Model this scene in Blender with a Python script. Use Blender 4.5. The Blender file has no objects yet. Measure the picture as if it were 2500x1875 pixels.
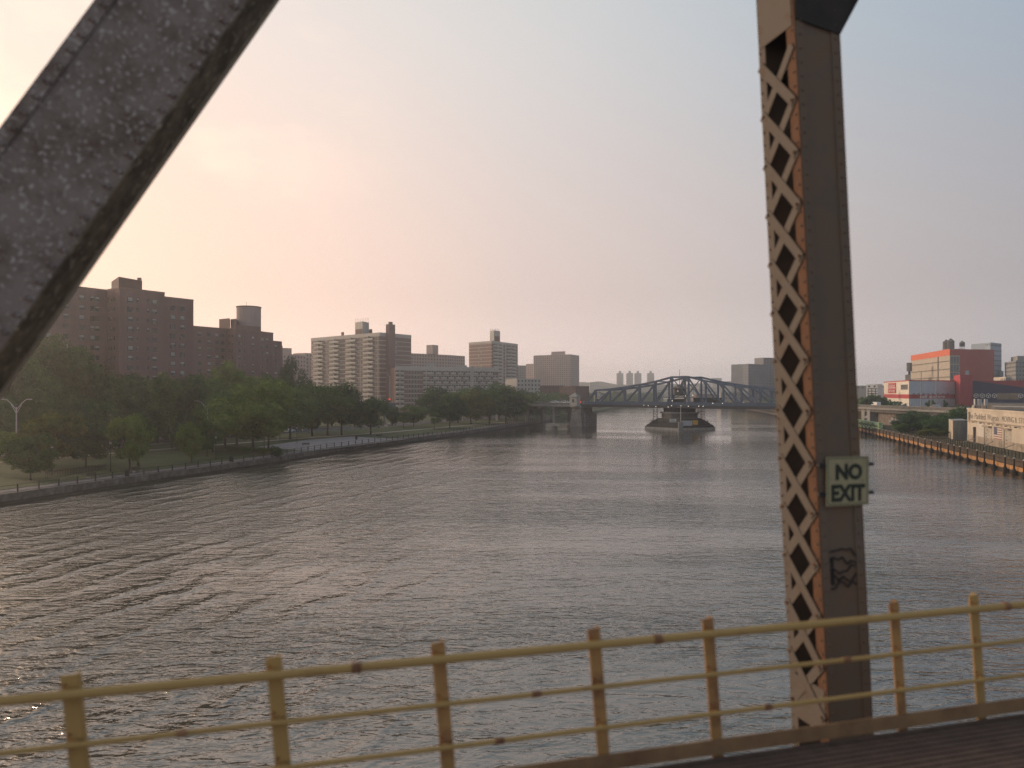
import bpy, math, random
import numpy as np
from mathutils import Vector, Matrix
S = bpy.context.scene
COL = S.collection
rnd = random.Random(7)
R = math.radians
# ------------------------------------------------------------------ camera
H, F, HY = 15.0, 1800.0, 958.0
cam = bpy.data.cameras.new('camera'); camo = bpy.data.objects.new('camera', cam); COL.objects.link(camo)
camo.location = (0, 0, H); camo.rotation_euler = (R(90), 0, 0)
cam.sensor_width = 36; cam.lens = F/2500*36; cam.shift_y = (HY-937.5)/2500
cam.clip_end = 9000; cam.clip_start = 0.05
cam.dof.use_dof = True; cam.dof.focus_distance = 320; cam.dof.aperture_fstop = 0.72
S.camera = camo
# ------------------------------------------------------------------ sky and sun
SUN_AZ = (-0.866, 0.50); SUN_EL = 11.0
wd = bpy.data.worlds.new('World'); S.world = wd; wd.use_nodes = True
wn, wl = wd.node_tree.nodes, wd.node_tree.links
bg = wn['Background']
sky = wn.new('ShaderNodeTexSky'); sky.sky_type = 'NISHITA'; sky.sun_disc = False
sky.sun_elevation = R(SUN_EL); sky.sun_rotation = math.atan2(SUN_AZ[0], SUN_AZ[1])
sky.air_density = 1.0; sky.dust_density = 6.0; sky.ozone_density = 2.0; sky.altitude = 0
def W(t, **k):
    n = wn.new(t)
    for a, b in k.items(): setattr(n, a, b)
    return n
tc = W('ShaderNodeTexCoord')
nrm = W('ShaderNodeVectorMath', operation='NORMALIZE'); wl.new(tc.outputs['Generated'], nrm.inputs[0])
dsun = W('ShaderNodeVectorMath', operation='DOT_PRODUCT'); wl.new(nrm.outputs[0], dsun.inputs[0])
sv = Vector((SUN_AZ[0], SUN_AZ[1], 0)).normalized()
sv3 = Vector((sv.x*math.cos(R(8)), sv.y*math.cos(R(8)), math.sin(R(8))))
dsun.inputs[1].default_value = sv3
# thin high haze veil: peach towards the sun, grey-blue away from it
half = W('ShaderNodeMapRange'); wl.new(dsun.outputs['Value'], half.inputs['Value'])
half.inputs['From Min'].default_value = -1; half.inputs['From Max'].default_value = 1
veil = W('ShaderNodeValToRGB'); wl.new(half.outputs[0], veil.inputs[0])
cr = veil.color_ramp
def ramp(cr, stops):
    while len(cr.elements) > 1: cr.elements.remove(cr.elements[0])
    cr.elements[0].position = stops[0][0]; cr.elements[0].color = (*stops[0][1], 1)
    for p, c in stops[1:]:
        e = cr.elements.new(p); e.color = (*c, 1)
ramp(cr, [(0.0, (.27, .28, .32)), (.45, (.325, .30, .305)), (.60, (.44, .385, .37)), (.75, (.58, .465, .425)), (.86, (.76, .55, .455)), (.935, (.88, .60, .455)), (1.0, (1.10, .74, .52))])
sep = W('ShaderNodeSeparateXYZ'); wl.new(nrm.outputs[0], sep.inputs[0])
elev = W('ShaderNodeMapRange', interpolation_type='SMOOTHSTEP'); wl.new(sep.outputs['Z'], elev.inputs['Value'])
elev.inputs['From Min'].default_value = 0.10; elev.inputs['From Max'].default_value = 0.58
blue = W('ShaderNodeValToRGB'); wl.new(half.outputs[0], blue.inputs[0])
ramp(blue.color_ramp, [(0.0, (.17, .25, .34)), (.45, (.22, .31, .40)), (.60, (.34, .40, .445)), (.75, (.51, .515, .51)), (.86, (.63, .585, .55)), (.94, (.68, .60, .54)), (1.0, (.80, .70, .62))])
mixv = W('ShaderNodeMix', data_type='RGBA')
hb = W('ShaderNodeMapRange', interpolation_type='SMOOTHSTEP'); wl.new(sep.outputs['Z'], hb.inputs['Value'])
hb.inputs['From Min'].default_value = 0.0; hb.inputs['From Max'].default_value = 0.14; hb.inputs['To Min'].default_value = 1.32; hb.inputs['To Max'].default_value = 1.0
veb = W('ShaderNodeVectorMath', operation='SCALE'); wl.new(veil.outputs[0], veb.inputs[0]); wl.new(hb.outputs[0], veb.inputs['Scale'])
wl.new(elev.outputs[0], mixv.inputs['Factor']); wl.new(veb.outputs[0], mixv.inputs['A']); wl.new(blue.outputs[0], mixv.inputs['B'])
# soft lit clouds
cmap = W('ShaderNodeMapping'); wl.new(nrm.outputs[0], cmap.inputs[0]); cmap.inputs['Scale'].default_value = (1.2, 1.2, 2.6)
cn = W('ShaderNodeTexNoise'); cn.inputs['Scale'].default_value = 3.0; cn.inputs['Detail'].default_value = 7; cn.inputs['Roughness'].default_value = .58
wl.new(cmap.outputs[0], cn.inputs['Vector'])
cm = W('ShaderNodeMapRange', interpolation_type='SMOOTHSTEP'); wl.new(cn.outputs[0], cm.inputs['Value'])
cm.inputs['From Min'].default_value = .50; cm.inputs['From Max'].default_value = .66; cm.inputs['To Max'].default_value = .55
chi = W('ShaderNodeMapRange', interpolation_type='SMOOTHSTEP'); wl.new(sep.outputs['Z'], chi.inputs['Value'])
chi.inputs['From Min'].default_value = .10; chi.inputs['From Max'].default_value = .32
csn = W('ShaderNodeMapRange', interpolation_type='SMOOTHSTEP'); wl.new(dsun.outputs['Value'], csn.inputs['Value'])
csn.inputs['From Min'].default_value = .60; csn.inputs['From Max'].default_value = .90
m1 = W('ShaderNodeMath', operation='MULTIPLY'); wl.new(cm.outputs[0], m1.inputs[0]); wl.new(chi.outputs[0], m1.inputs[1])
m2 = W('ShaderNodeMath', operation='MULTIPLY'); wl.new(m1.outputs[0], m2.inputs[0]); wl.new(csn.outputs[0], m2.inputs[1])
ccol = W('ShaderNodeMix', data_type='RGBA'); wl.new(m2.outputs[0], ccol.inputs['Factor']); wl.new(mixv.outputs['Result'], ccol.inputs['A'])
ccol.inputs['B'].default_value = (1.05, .76, .57, 1)
# physical sky (strength 0.06) seen through the veil
skys = W('ShaderNodeVectorMath', operation='SCALE'); wl.new(sky.outputs[0], skys.inputs[0]); skys.inputs['Scale'].default_value = 0.05; sky.sun_intensity = 0.3
fin = W('ShaderNodeMix', data_type='RGBA'); fin.inputs['Factor'].default_value = .88
wl.new(skys.outputs[0], fin.inputs['A']); wl.new(ccol.outputs['Result'], fin.inputs['B'])
zen = W('ShaderNodeMapRange', interpolation_type='SMOOTHSTEP'); wl.new(sep.outputs['Z'], zen.inputs['Value'])
zen.inputs['From Min'].default_value = .40; zen.inputs['From Max'].default_value = 1.0; zen.inputs['To Min'].default_value = 1.0; zen.inputs['To Max'].default_value = .6
zs = W('ShaderNodeVectorMath', operation='SCALE'); wl.new(fin.outputs['Result'], zs.inputs[0]); wl.new(zen.outputs[0], zs.inputs['Scale'])
wl.new(zs.outputs[0], bg.inputs['Color']); bg.inputs['Strength'].default_value = 1.3
sl = bpy.data.lights.new('sun', 'SUN'); sl.energy = 2.1; sl.angle = R(9); sl.color = (1.0, .74, .52)
so = bpy.data.objects.new('sun', sl); COL.objects.link(so)
tosun = Vector((sv.x*math.cos(R(SUN_EL)), sv.y*math.cos(R(SUN_EL)), math.sin(R(SUN_EL))))
so.rotation_euler = tosun.to_track_quat('Z', 'Y').to_euler(); so.location = (0, 0, 200)
S.view_settings.view_transform = 'Standard'; S.view_settings.look = 'None'
S.view_settings.exposure = 0.22; S.view_settings.gamma = 1.0; S.view_settings.use_curve_mapping = False
S.cycles.use_denoising = True; S.cycles.denoising_prefilter = 'NONE'; S.cycles.adaptive_threshold = .004
S.cycles.max_bounces = 6; S.cycles.volume_bounces = 2; S.cycles.transparent_max_bounces = 8
S.cycles.caustics_reflective = False; S.cycles.caustics_refractive = False
S.cycles.sample_clamp_indirect = 6

# ------------------------------------------------------------------ materials
MATS = {}
def mat(name, col, rough=.8, var=.15, scale=.6, bump=0.0, bscale=None, metal=0, col2=None, streak=0, spec=.3, emit=0, fine=0):
    if name in MATS: return MATS[name]
    m = bpy.data.materials.new(name); m.use_nodes = True; MATS[name] = m
    n, l = m.node_tree.nodes, m.node_tree.links
    p = n['Principled BSDF']
    p.inputs['Roughness'].default_value = rough; p.inputs['Metallic'].default_value = metal
    p.inputs['Specular IOR Level'].default_value = spec
    if emit:
        p.inputs['Emission Color'].default_value = (*col, 1); p.inputs['Emission Strength'].default_value = emit
    geo = n.new('ShaderNodeNewGeometry')
    mp = n.new('ShaderNodeMapping'); l.new(geo.outputs['Position'], mp.inputs[0])
    if streak: mp.inputs['Scale'].default_value = (1, 1, streak)
    no = n.new('ShaderNodeTexNoise'); no.inputs['Scale'].default_value = scale; no.inputs['Detail'].default_value = 8
    no.inputs['Roughness'].default_value = .65
    l.new(mp.outputs[0], no.inputs['Vector'])
    mr = n.new('ShaderNodeMapRange'); l.new(no.outputs[0], mr.inputs['Value'])
    mr.inputs['From Min'].default_value = .32; mr.inputs['From Max'].default_value = .68
    mx = n.new('ShaderNodeMix'); mx.data_type = 'RGBA'
    l.new(mr.outputs[0], mx.inputs['Factor'])
    mx.inputs['A'].default_value = (*[c*(1-var) for c in col], 1)
    mx.inputs['B'].default_value = (*([c*(1+var) for c in col] if col2 is None else col2), 1)
    out = mx.outputs['Result']
    if fine:
        n2 = n.new('ShaderNodeTexNoise'); n2.inputs['Scale'].default_value = fine; n2.inputs['Detail'].default_value = 4
        l.new(geo.outputs['Position'], n2.inputs['Vector'])
        hs = n.new('ShaderNodeHueSaturation'); l.new(out, hs.inputs['Color'])
        m3 = n.new('ShaderNodeMapRange'); l.new(n2.outputs[0], m3.inputs['Value'])
        m3.inputs['From Min'].default_value = .3; m3.inputs['From Max'].default_value = .7
        m3.inputs['To Min'].default_value = .65; m3.inputs['To Max'].default_value = 1.35
        l.new(m3.outputs[0], hs.inputs['Value']); out = hs.outputs[0]
    l.new(out, p.inputs['Base Color'])
    if bump:
        nb = n.new('ShaderNodeTexNoise'); nb.inputs['Scale'].default_value = bscale or scale*6; nb.inputs['Detail'].default_value = 5
        l.new(geo.outputs['Position'], nb.inputs['Vector'])
        b = n.new('ShaderNodeBump'); b.inputs['Strength'].default_value = 1; b.inputs['Distance'].default_value = bump
        l.new(nb.outputs[0], b.inputs['Height']); l.new(b.outputs[0], p.inputs['Normal'])
    return m
brick = mat('brick_red', (.205, .118, .110), .9, .22, .3, streak=.18, fine=7)
brick2 = mat('brick_brown', (.235, .145, .122), .9, .12, .4, fine=6)
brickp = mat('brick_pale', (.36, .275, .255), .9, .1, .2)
brickd = mat('brick_dark', (.12, .07, .06), .9, .15, .4)
conc = mat('concrete_pale', (.42, .39, .35), .85, .12, .5, streak=.3, fine=3)
concg = mat('concrete_grey', (.25, .24, .225), .9, .2, .5, streak=.4, fine=4)
concd = mat('concrete_dark', (.13, .12, .11), .9, .25, .5, fine=4)
parap = mat('balcony_white', (.50, .45, .40), .8, .1, .5)
glass = mat('window_glass', (.03, .035, .04), .12, .4, .8, spec=.6)
glassd = mat('recess_dark', (.045, .04, .042), .5, .4, .9)
blind = mat('window_blind', (.42, .40, .37), .7, .2, 1.3)
frame_d = mat('frame_dark', (.07, .06, .055), .6)
roofm = mat('roof_tar', (.09, .085, .08), .9)
steelb = mat('steel_bluegrey', (.075, .112, .165), .55, .15, .6, fine=3)
steeld = mat('steel_dark', (.045, .048, .055), .6, .2, .6)
stone = mat('pier_stone', (.23, .21, .19), .9, .25, .4, fine=2)
asph = mat('asphalt', (.055, .055, .058), .9, .15, .2)
pave = mat('paving_mauve', (.155, .135, .135), .9, .12, .25, fine=2)
pavel = mat('path_pale', (.33, .29, .26), .9, .1, .3)
wallc = mat('seawall_concrete', (.115, .10, .088), .9, .35, .3, streak=.5, fine=1.5)
bark = mat('bark', (.045, .036, .028), .95, .3, 3)
white = mat('paint_white', (.72, .70, .66), .6, .05, 1)
iron = mat('iron_black', (.022, .022, .024), .6)
metalp = mat('metal_pole', (.42, .42, .41), .45, .1, 1, metal=.3)
rubber = mat('rubber', (.02, .02, .02), .8)

# ------------------------------------------------------------------ helpers
class MB:
    def __init__(s): s.v = []; s.f = []; s.m = []
    def add(s, vs, fs, mi=0):
        o = len(s.v); s.v += [tuple(x) for x in vs]
        for f in fs: s.f.append([i+o for i in f]); s.m.append(mi)
        return s
    def box(s, a, b, mi=0):
        x0, y0, z0 = a; x1, y1, z1 = b
        return s.add([(x0,y0,z0),(x1,y0,z0),(x1,y1,z0),(x0,y1,z0),(x0,y0,z1),(x1,y0,z1),(x1,y1,z1),(x0,y1,z1)],
                     [(0,3,2,1),(4,5,6,7),(0,1,5,4),(1,2,6,5),(2,3,7,6),(3,0,4,7)], mi)
    def obox(s, c, ax, ay, az, mi=0):   # half-axis vectors
        c, ax, ay, az = map(Vector, (c, ax, ay, az))
        return s.add([c-ax-ay-az, c+ax-ay-az, c+ax+ay-az, c-ax+ay-az, c-ax-ay+az, c+ax-ay+az, c+ax+ay+az, c-ax+ay+az],
                     [(0,3,2,1),(4,5,6,7),(0,1,5,4),(1,2,6,5),(2,3,7,6),(3,0,4,7)], mi)
    def bar(s, p, q, w, h, up=(0,0,1), mi=0):
        p, q = Vector(p), Vector(q); d = (q-p); L = d.length; d.normalize()
        sd = d.cross(Vector(up))
        if sd.length < 1e-4: sd = Vector((1,0,0))
        sd.normalize(); u = sd.cross(d).normalized()
        return s.obox((p+q)/2, d*L/2, sd*w/2, u*h/2, mi)
    def tube(s, p, q, r, r2=None, n=8, mi=0, cap=True):
        p, q = Vector(p), Vector(q); r2 = r if r2 is None else r2
        d = (q-p).normalized(); a = d.orthogonal().normalized(); b = d.cross(a)
        vs = [p+(a*math.cos(t)+b*math.sin(t))*r for t in [2*math.pi*i/n for i in range(n)]] + \
             [q+(a*math.cos(t)+b*math.sin(t))*r2 for t in [2*math.pi*i/n for i in range(n)]]
        fs = [(i, (i+1) % n, n+(i+1) % n, n+i) for i in range(n)]
        if cap: fs += [tuple(range(n-1, -1, -1)), tuple(range(n, 2*n))]
        return s.add(vs, fs, mi)
    def path(s, pts, r, n=6, mi=0):
        for a, b in zip(pts[:-1], pts[1:]): s.tube(a, b, r, n=n, mi=mi)
        return s
    def prism(s, poly, z0, z1, mi=0, mitop=None):
        n = len(poly)
        A = sum(poly[i][0]*poly[(i+1) % n][1]-poly[(i+1) % n][0]*poly[i][1] for i in range(n))
        if A < 0: poly = poly[::-1]
        vs = [(x, y, z0) for x, y in poly]+[(x, y, z1) for x, y in poly]
        s.add(vs, [(i, (i+1) % n, n+(i+1) % n, n+i) for i in range(n)]+[tuple(range(n-1, -1, -1))], mi)
        s.f.append([i+len(s.v)-2*n for i in range(n, 2*n)]); s.m.append(mi if mitop is None else mitop)
        return s
    def frustum(s, poly0, z0, poly1, z1, mi=0):
        n = len(poly0)
        vs = [(x, y, z0) for x, y in poly0]+[(x, y, z1) for x, y in poly1]
        return s.add(vs, [(i, (i+1) % n, n+(i+1) % n, n+i) for i in range(n)]+[tuple(range(n-1, -1, -1)), tuple(range(n, 2*n))], mi)
    def mesh(s, name, mats, origin=(0,0,0)):
        me = bpy.data.meshes.new(name)
        ox, oy, oz = origin
        me.from_pydata([(x-ox, y-oy, z-oz) for x, y, z in s.v], [], s.f)
        for m in (mats if isinstance(mats, (list, tuple)) else [mats]): me.materials.append(m)
        me.polygons.foreach_set('material_index', s.m); me.update()
        return me
    def build(s, name, mats, parent=None, origin=None, label=None, cat=None, group=None, kind=None):
        if parent is not None: org = ORG.get(parent.name, (0,0,0))
        elif origin is not None: org = origin
        else: org = (0,0,0)
        o = bpy.data.objects.new(name, s.mesh(name, mats, org)); COL.objects.link(o)
        if parent is not None: o.parent = parent; ORG[o.name] = org
        else: o.location = org; ORG[o.name] = org
        return tag(o, label, cat, group, kind)
ORG = {}
def tag(o, label=None, cat=None, group=None, kind=None):
    if label: o['label'] = label
    if cat: o['category'] = cat
    if group: o['group'] = group
    if kind: o['kind'] = kind
    return o
def thing(name, loc, label, cat, group=None):
    o = bpy.data.objects.new(name, None); COL.objects.link(o); o.location = loc; o.empty_display_size = .3
    ORG[o.name] = tuple(loc)
    return tag(o, label, cat, group)
def inst(name, me, loc, parent=None, rz=0, scale=None, kind=None):
    o = bpy.data.objects.new(name, me); COL.objects.link(o)
    if parent is not None:
        org = ORG[parent.name]; o.parent = parent; o.location = (loc[0]-org[0], loc[1]-org[1], loc[2]-org[2])
    else: o.location = loc
    o.rotation_euler = (0, 0, rz)
    if scale: o.scale = scale
    if kind: o['kind'] = kind
    return o
def X(u, Y): return (u-1250)/F*Y
def Z(v, Y): return H-(v-HY)/F*Y
def V(u, Y): return (X(u, Y), Y)
def YZ(v, z): return (H-z)*F/(v-HY)
class Face:
    def __init__(s, A, B):
        s.A = Vector((A[0], A[1])); s.B = Vector((B[0], B[1])); d = s.B-s.A
        s.L = d.length; s.t = d/s.L; s.n = Vector((s.t.y, -s.t.x)); s.rz = math.atan2(s.t.y, s.t.x)
    def s_of(s, u):
        k = (u-1250)/F
        return (k*s.A.y-s.A.x)/(s.t.x-k*s.t.y)
    def p(s, a, z, out=0): q = s.A+s.t*a+s.n*out; return (q.x, q.y, z)
    def box(s, mb, a0, a1, z0, z1, d0, d1, mi=0):
        c = s.p((a0+a1)/2, (z0+z1)/2, (d0+d1)/2)
        mb.obox(c, (*(s.t*(a1-a0)/2), 0), (*(s.n*-(d1-d0)/2), 0), (0, 0, (z1-z0)/2), mi); return mb
def text(parent, f, s0, z0, size, body, m, out=.05, name='lettering', width=None, ext=.01, bold=0):
    c = bpy.data.curves.new(name, 'FONT'); c.body = body; c.size = size; c.extrude = ext; c.materials.append(m)
    c.resolution_u = 3
    o = bpy.data.objects.new(name, c); COL.objects.link(o)
    p = f.p(s0, z0, out); org = ORG[parent.name]; o.parent = parent
    o.location = (p[0]-org[0], p[1]-org[1], p[2]-org[2]); o.rotation_euler = (R(90), 0, f.rz)
    c.offset = bold
    bpy.context.view_layer.update()
    me = bpy.data.meshes.new_from_object(o); nx = max(v.co.x for v in me.vertices)-min(v.co.x for v in me.vertices)
    q = bpy.data.objects.new(name, me); COL.objects.link(q); q.parent = parent; q.location = o.location; q.rotation_euler = o.rotation_euler
    if width: q.scale = (width/max(nx, .01), 1, 1)
    bpy.data.objects.remove(o); return q
def winmesh(name, w, h, blindf, d=.12, mats=None):
    mb = MB(); t = min(.09, w*.12)
    mb.box((-w/2, -d, 0), (-w/2+t, 0, h)); mb.box((w/2-t, -d, 0), (w/2, 0, h))
    mb.box((-w/2+t, -d, h-t), (w/2-t, 0, h)); mb.box((-w/2-.06, -d-.06, -.1), (w/2+.06, 0, 0), 3)
    mb.box((-w/2+t, -d+.05, h*.48), (w/2-t, -.01, h*.48+.05))
    mb.add([(-w/2+t, -.02, 0), (w/2-t, -.02, 0), (w/2-t, -.02, h), (-w/2+t, -.02, h)], [(0,1,2,3)], 1)
    if blindf > 0:
        mb.add([(-w/2+t, -.035, h*(1-blindf)), (w/2-t, -.035, h*(1-blindf)), (w/2-t, -.035, h-t), (-w/2+t, -.035, h-t)], [(0,1,2,3)], 2)
    return mb.mesh(name, mats or [frame_d, glass, blind, concg])

# ------------------------------------------------------------------ river
def water():
    m = bpy.data.materials.new('river_water'); m.use_nodes = True
    n, l = m.node_tree.nodes, m.node_tree.links; p = n['Principled BSDF']
    p.inputs['Base Color'].default_value = (.055, .050, .036, 1); p.inputs['Roughness'].default_value = .05
    p.inputs['IOR'].default_value = 2.5; p.inputs['Specular IOR Level'].default_value = .5
    geo = n.new('ShaderNodeNewGeometry')
    def mapping(rot, sc):
        a = n.new('ShaderNodeMapping'); a.inputs['Rotation'].default_value = (0, 0, rot); a.inputs['Scale'].default_value = sc
        l.new(geo.outputs['Position'], a.inputs[0]); return a
    def noise(mp, sc, det, ro=.55, dist=0):
        a = n.new('ShaderNodeTexNoise'); a.inputs['Scale'].default_value = sc; a.inputs['Detail'].default_value = det
        a.inputs['Roughness'].default_value = ro; a.inputs['Distortion'].default_value = dist
        l.new(mp.outputs[0], a.inputs['Vector']); return a.outputs[0]
    def math_(op, a, b):
        x = n.new('ShaderNodeMath'); x.operation = op
        for i, q in enumerate((a, b)):
            if isinstance(q, (int, float)): x.inputs[i].default_value = q
            else: l.new(q, x.inputs[i])
        return x.outputs[0]
    ang = math.atan2(.96, .28)   # crests lie along the banks
    def ridge(x, pw=1.4):   # sharp crests, broad troughs
        t = math_('MULTIPLY', math_('ABSOLUTE', math_('SUBTRACT', x, .5), 0), 2)
        return math_('POWER', math_('SUBTRACT', 1, t), pw)
    def rng(x, a, b_, c, d):
        q = n.new('ShaderNodeMapRange'); q.interpolation_type = 'SMOOTHSTEP'; l.new(x, q.inputs['Value'])
        for k_, v_ in (('From Min', a), ('From Max', b_), ('To Min', c), ('To Max', d)): q.inputs[k_].default_value = v_
        return q.outputs[0]
    chop = ridge(noise(mapping(-ang+.75, (.45, 1.15, 1)), .42, 3, .5, .5))
    chop2 = ridge(noise(mapping(-ang+.35, (.5, 1.3, 1)), 1.05, 3, .55, .4))
    chop3 = noise(mapping(-ang+1.0, (.6, 1.3, 1)), 3.2, 3, .55)
    mpw = mapping(-ang, (1, 1, 1))
    wv = n.new('ShaderNodeTexWave'); wv.wave_type = 'BANDS'; wv.bands_direction = 'Y'; wv.wave_profile = 'SIN'
    wv.inputs['Scale'].default_value = .075; wv.inputs['Distortion'].default_value = 5.5; wv.inputs['Detail'].default_value = 5
    wv.inputs['Detail Scale'].default_value = 1.6; wv.inputs['Detail Roughness'].default_value = .65
    l.new(mpw.outputs[0], wv.inputs['Vector'])
    wav = math_('POWER', wv.outputs['Fac'], 3.0)
    sx = n.new('ShaderNodeSeparateXYZ'); l.new(geo.outputs['Position'], sx.inputs[0])
    wmask = rng(sx.outputs['X'], 10, -30, 0, 1)
    wmod = rng(noise(mapping(.8, (1, 1, 1)), .09, 2), .35, .62, .15, 1)
    patch = rng(noise(mapping(.3, (.4, 1, 1)), .03, 3), .38, .62, .42, 1.35)
    h = math_('MULTIPLY', math_('MULTIPLY', wav, math_('MULTIPLY', wmask, wmod)), .15)
    h2 = math_('ADD', math_('MULTIPLY', chop, .125), math_('ADD', math_('MULTIPLY', chop2, .075), math_('MULTIPLY', chop3, .030)))
    calm = math_('MULTIPLY', rng(sx.outputs['Y'], 60, 300, 1, .27), rng(sx.outputs['Y'], 22, 75, 1.75, 1))
    tot = math_('MULTIPLY', math_('ADD', h, math_('MULTIPLY', h2, patch)), calm)
    b = n.new('ShaderNodeBump'); b.inputs['Strength'].default_value = 1.0; b.inputs['Distance'].default_value = 1.0
    l.new(tot, b.inputs['Height']); l.new(b.outputs[0], p.inputs['Normal'])
    return m
mb = MB(); mb.add([(-1500, -60, 0), (1800, -60, 0), (1800, 3200, 0), (-1500, 3200, 0)], [(0,1,2,3)])
mb.build('river', water(), kind='structure')

# ------------------------------------------------------------------ ground, left bank
BANK = [(-120, -60), (-95, 0), (-68.5, 98), (-51, 152), (-45, 180), (-19.5, 250), (1, 321), (24, 392), (27, 400), (20, 404), (33, 455), (49, 491), (89, 658), (140, 800), (205, 960), (330, 1400), (400, 3200)]
GZ = 1.3
def grassmat(name, a, b):
    return mat(name, a, .95, .2, .12, col2=b, fine=2.2, bump=.05, bscale=5)
grass = grassmat('park_grass', (.048, .066, .022), (.075, .092, .032))
rough_g = grassmat('rough_ground', (.075, .065, .035), (.10, .10, .05))
MB().prism(BANK+[(-1500, 3200), (-1500, -60)], -3, GZ, 0).build('ground', grass, kind='structure')
RBANK = [(70, -60), (75, 60), (94.5, 135.7), (103, 161.7), (111, 190), (119.5, 225), (132, 275), (166, 457), (196, 613), (250, 800), (330, 960), (470, 1400), (560, 3200)]
RZ = 2.4
MB().prism(RBANK+[(1800, 3200), (1800, -60)], -3, RZ, 0).build('ground', rough_g, kind='structure')
def strip(pts, offs, z, name, m, th=None):
    """sheet following pts between two left-offsets"""
    L, Rr = [], []
    for i, p in enumerate(pts):
        a = Vector(pts[max(i-1, 0)]); b = Vector(pts[min(i+1, len(pts)-1)]); t = (b-a).normalized(); nn = Vector((-t.y, t.x))
        L.append(Vector(p)+nn*offs[0]); Rr.append(Vector(p)+nn*offs[1])
    mb = MB()
    for i in range(len(pts)-1):
        q = [L[i], L[i+1], Rr[i+1], Rr[i]]
        if th: mb.prism([(v.x, v.y) for v in q], z-th, z)
        else: mb.add([(v.x, v.y, z) for v in q], [(0, 3, 2, 1)])
    return mb.build(name, m, kind='structure')
LB = BANK[1:8]
strip(LB, (.6, 4.4), GZ+.008, 'promenade', pave)
MB().add([(-64, 185, GZ+.012), (-46.5, 172, GZ+.012), (-31, 215, GZ+.012), (-50, 229, GZ+.012), (-59, 214, GZ+.012)], [(0,1,2,3,4)]).build('plaza', mat('plaza_paving', (.25, .225, .23), .9, .1, .3, fine=2), kind='structure')
PATH2 = [(-112, 120), (-93, 160), (-83, 180), (-70, 207), (-60, 226), (-44, 250), (-22, 300), (0, 345)]
strip(PATH2, (-1.2, 1.2), GZ+.016, 'path', pavel)
ROAD = [(-150, 90), (-118, 150), (-103, 195), (-84, 245), (-52, 305), (-22, 380), (10, 470)]
strip(ROAD, (-8, 8), GZ+.02, 'road', asph)
strip(ROAD, (-.12, .12), GZ+.024, 'road_line', white)
strip(ROAD, (-8.4, -8), GZ+.14, 'kerb', concg, .14)
strip(ROAD, (8, 8.4), GZ+.14, 'kerb', concg, .14)

# seawall panels along the left bank
sw = thing('seawall', (-68.5, 98, 0), 'low weathered concrete seawall along the left bank below the park', 'seawall')
def panels(pts, parent, z0, z1, step, m, off=0, th=.5, name='wall_panel'):
    for a, b in zip(pts[:-1], pts[1:]):
        f = Face(b, a) if False else None
        a, b = Vector(a), Vector(b); t = (b-a).normalized(); nn = Vector((t.y, -t.x)); L = (b-a).length; k = max(1, round(L/step))
        for i in range(k):
            s0, s1 = L*i/k+.03, L*(i+1)/k-.03; dd = rnd.uniform(-.14, .14)+off; zt = z1+rnd.uniform(-.06, .06)
            mb = MB(); c = a+t*(s0+s1)/2+nn*(dd)
            mb.obox((c.x, c.y, (z0+zt)/2), (*(t*(s1-s0)/2), 0), (*(nn*th/2), 0), (0, 0, (zt-z0)/2))
            mb.build(name, m, parent)
panels(LB, sw, -1.5, GZ+.12, 5.5, wallc, .22)
tide = mat('tide_stain', (.035, .032, .024), .7, .3, 1.5)
for a, b in zip(LB[:-1], LB[1:]):
    a, b = Vector(a), Vector(b); t = (b-a).normalized(); nn = Vector((t.y, -t.x))
    c = (a+b)/2+nn*.5; L = (b-a).length
    MB().obox((c.x, c.y, -.3), (*(t*L/2), 0), (*(nn*.12), 0), (0, 0, .72)).build('tide_band', tide, sw)
# promenade railing
pr = thing('promenade_railing', (-68.5, 98, GZ), 'dark iron railing with evenly spaced posts along the left promenade edge', 'railing')
postm = MB().box((-.07, -.07, 0), (.07, .07, 1.15)).box((-.1, -.1, 1.15), (.1, .1, 1.2)).mesh('rail_post', iron)
for a, b in zip(LB[:-1], LB[1:]):
    a, b = Vector(a), Vector(b); t = (b-a).normalized(); nn = Vector((-t.y, t.x)); a = a+nn*.25; b = b+nn*.25; L = (b-a).length; k = round(L/3.2)
    for i in range(k):
        q = a+t*L*i/k; inst('post', postm, (q.x, q.y, GZ), pr, math.atan2(t.y, t.x))
    for zz in (1.08, .62, .2):
        MB().bar((a.x, a.y, GZ+zz), (b.x, b.y, GZ+zz), .05, .06).build('rail', iron, pr)

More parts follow.
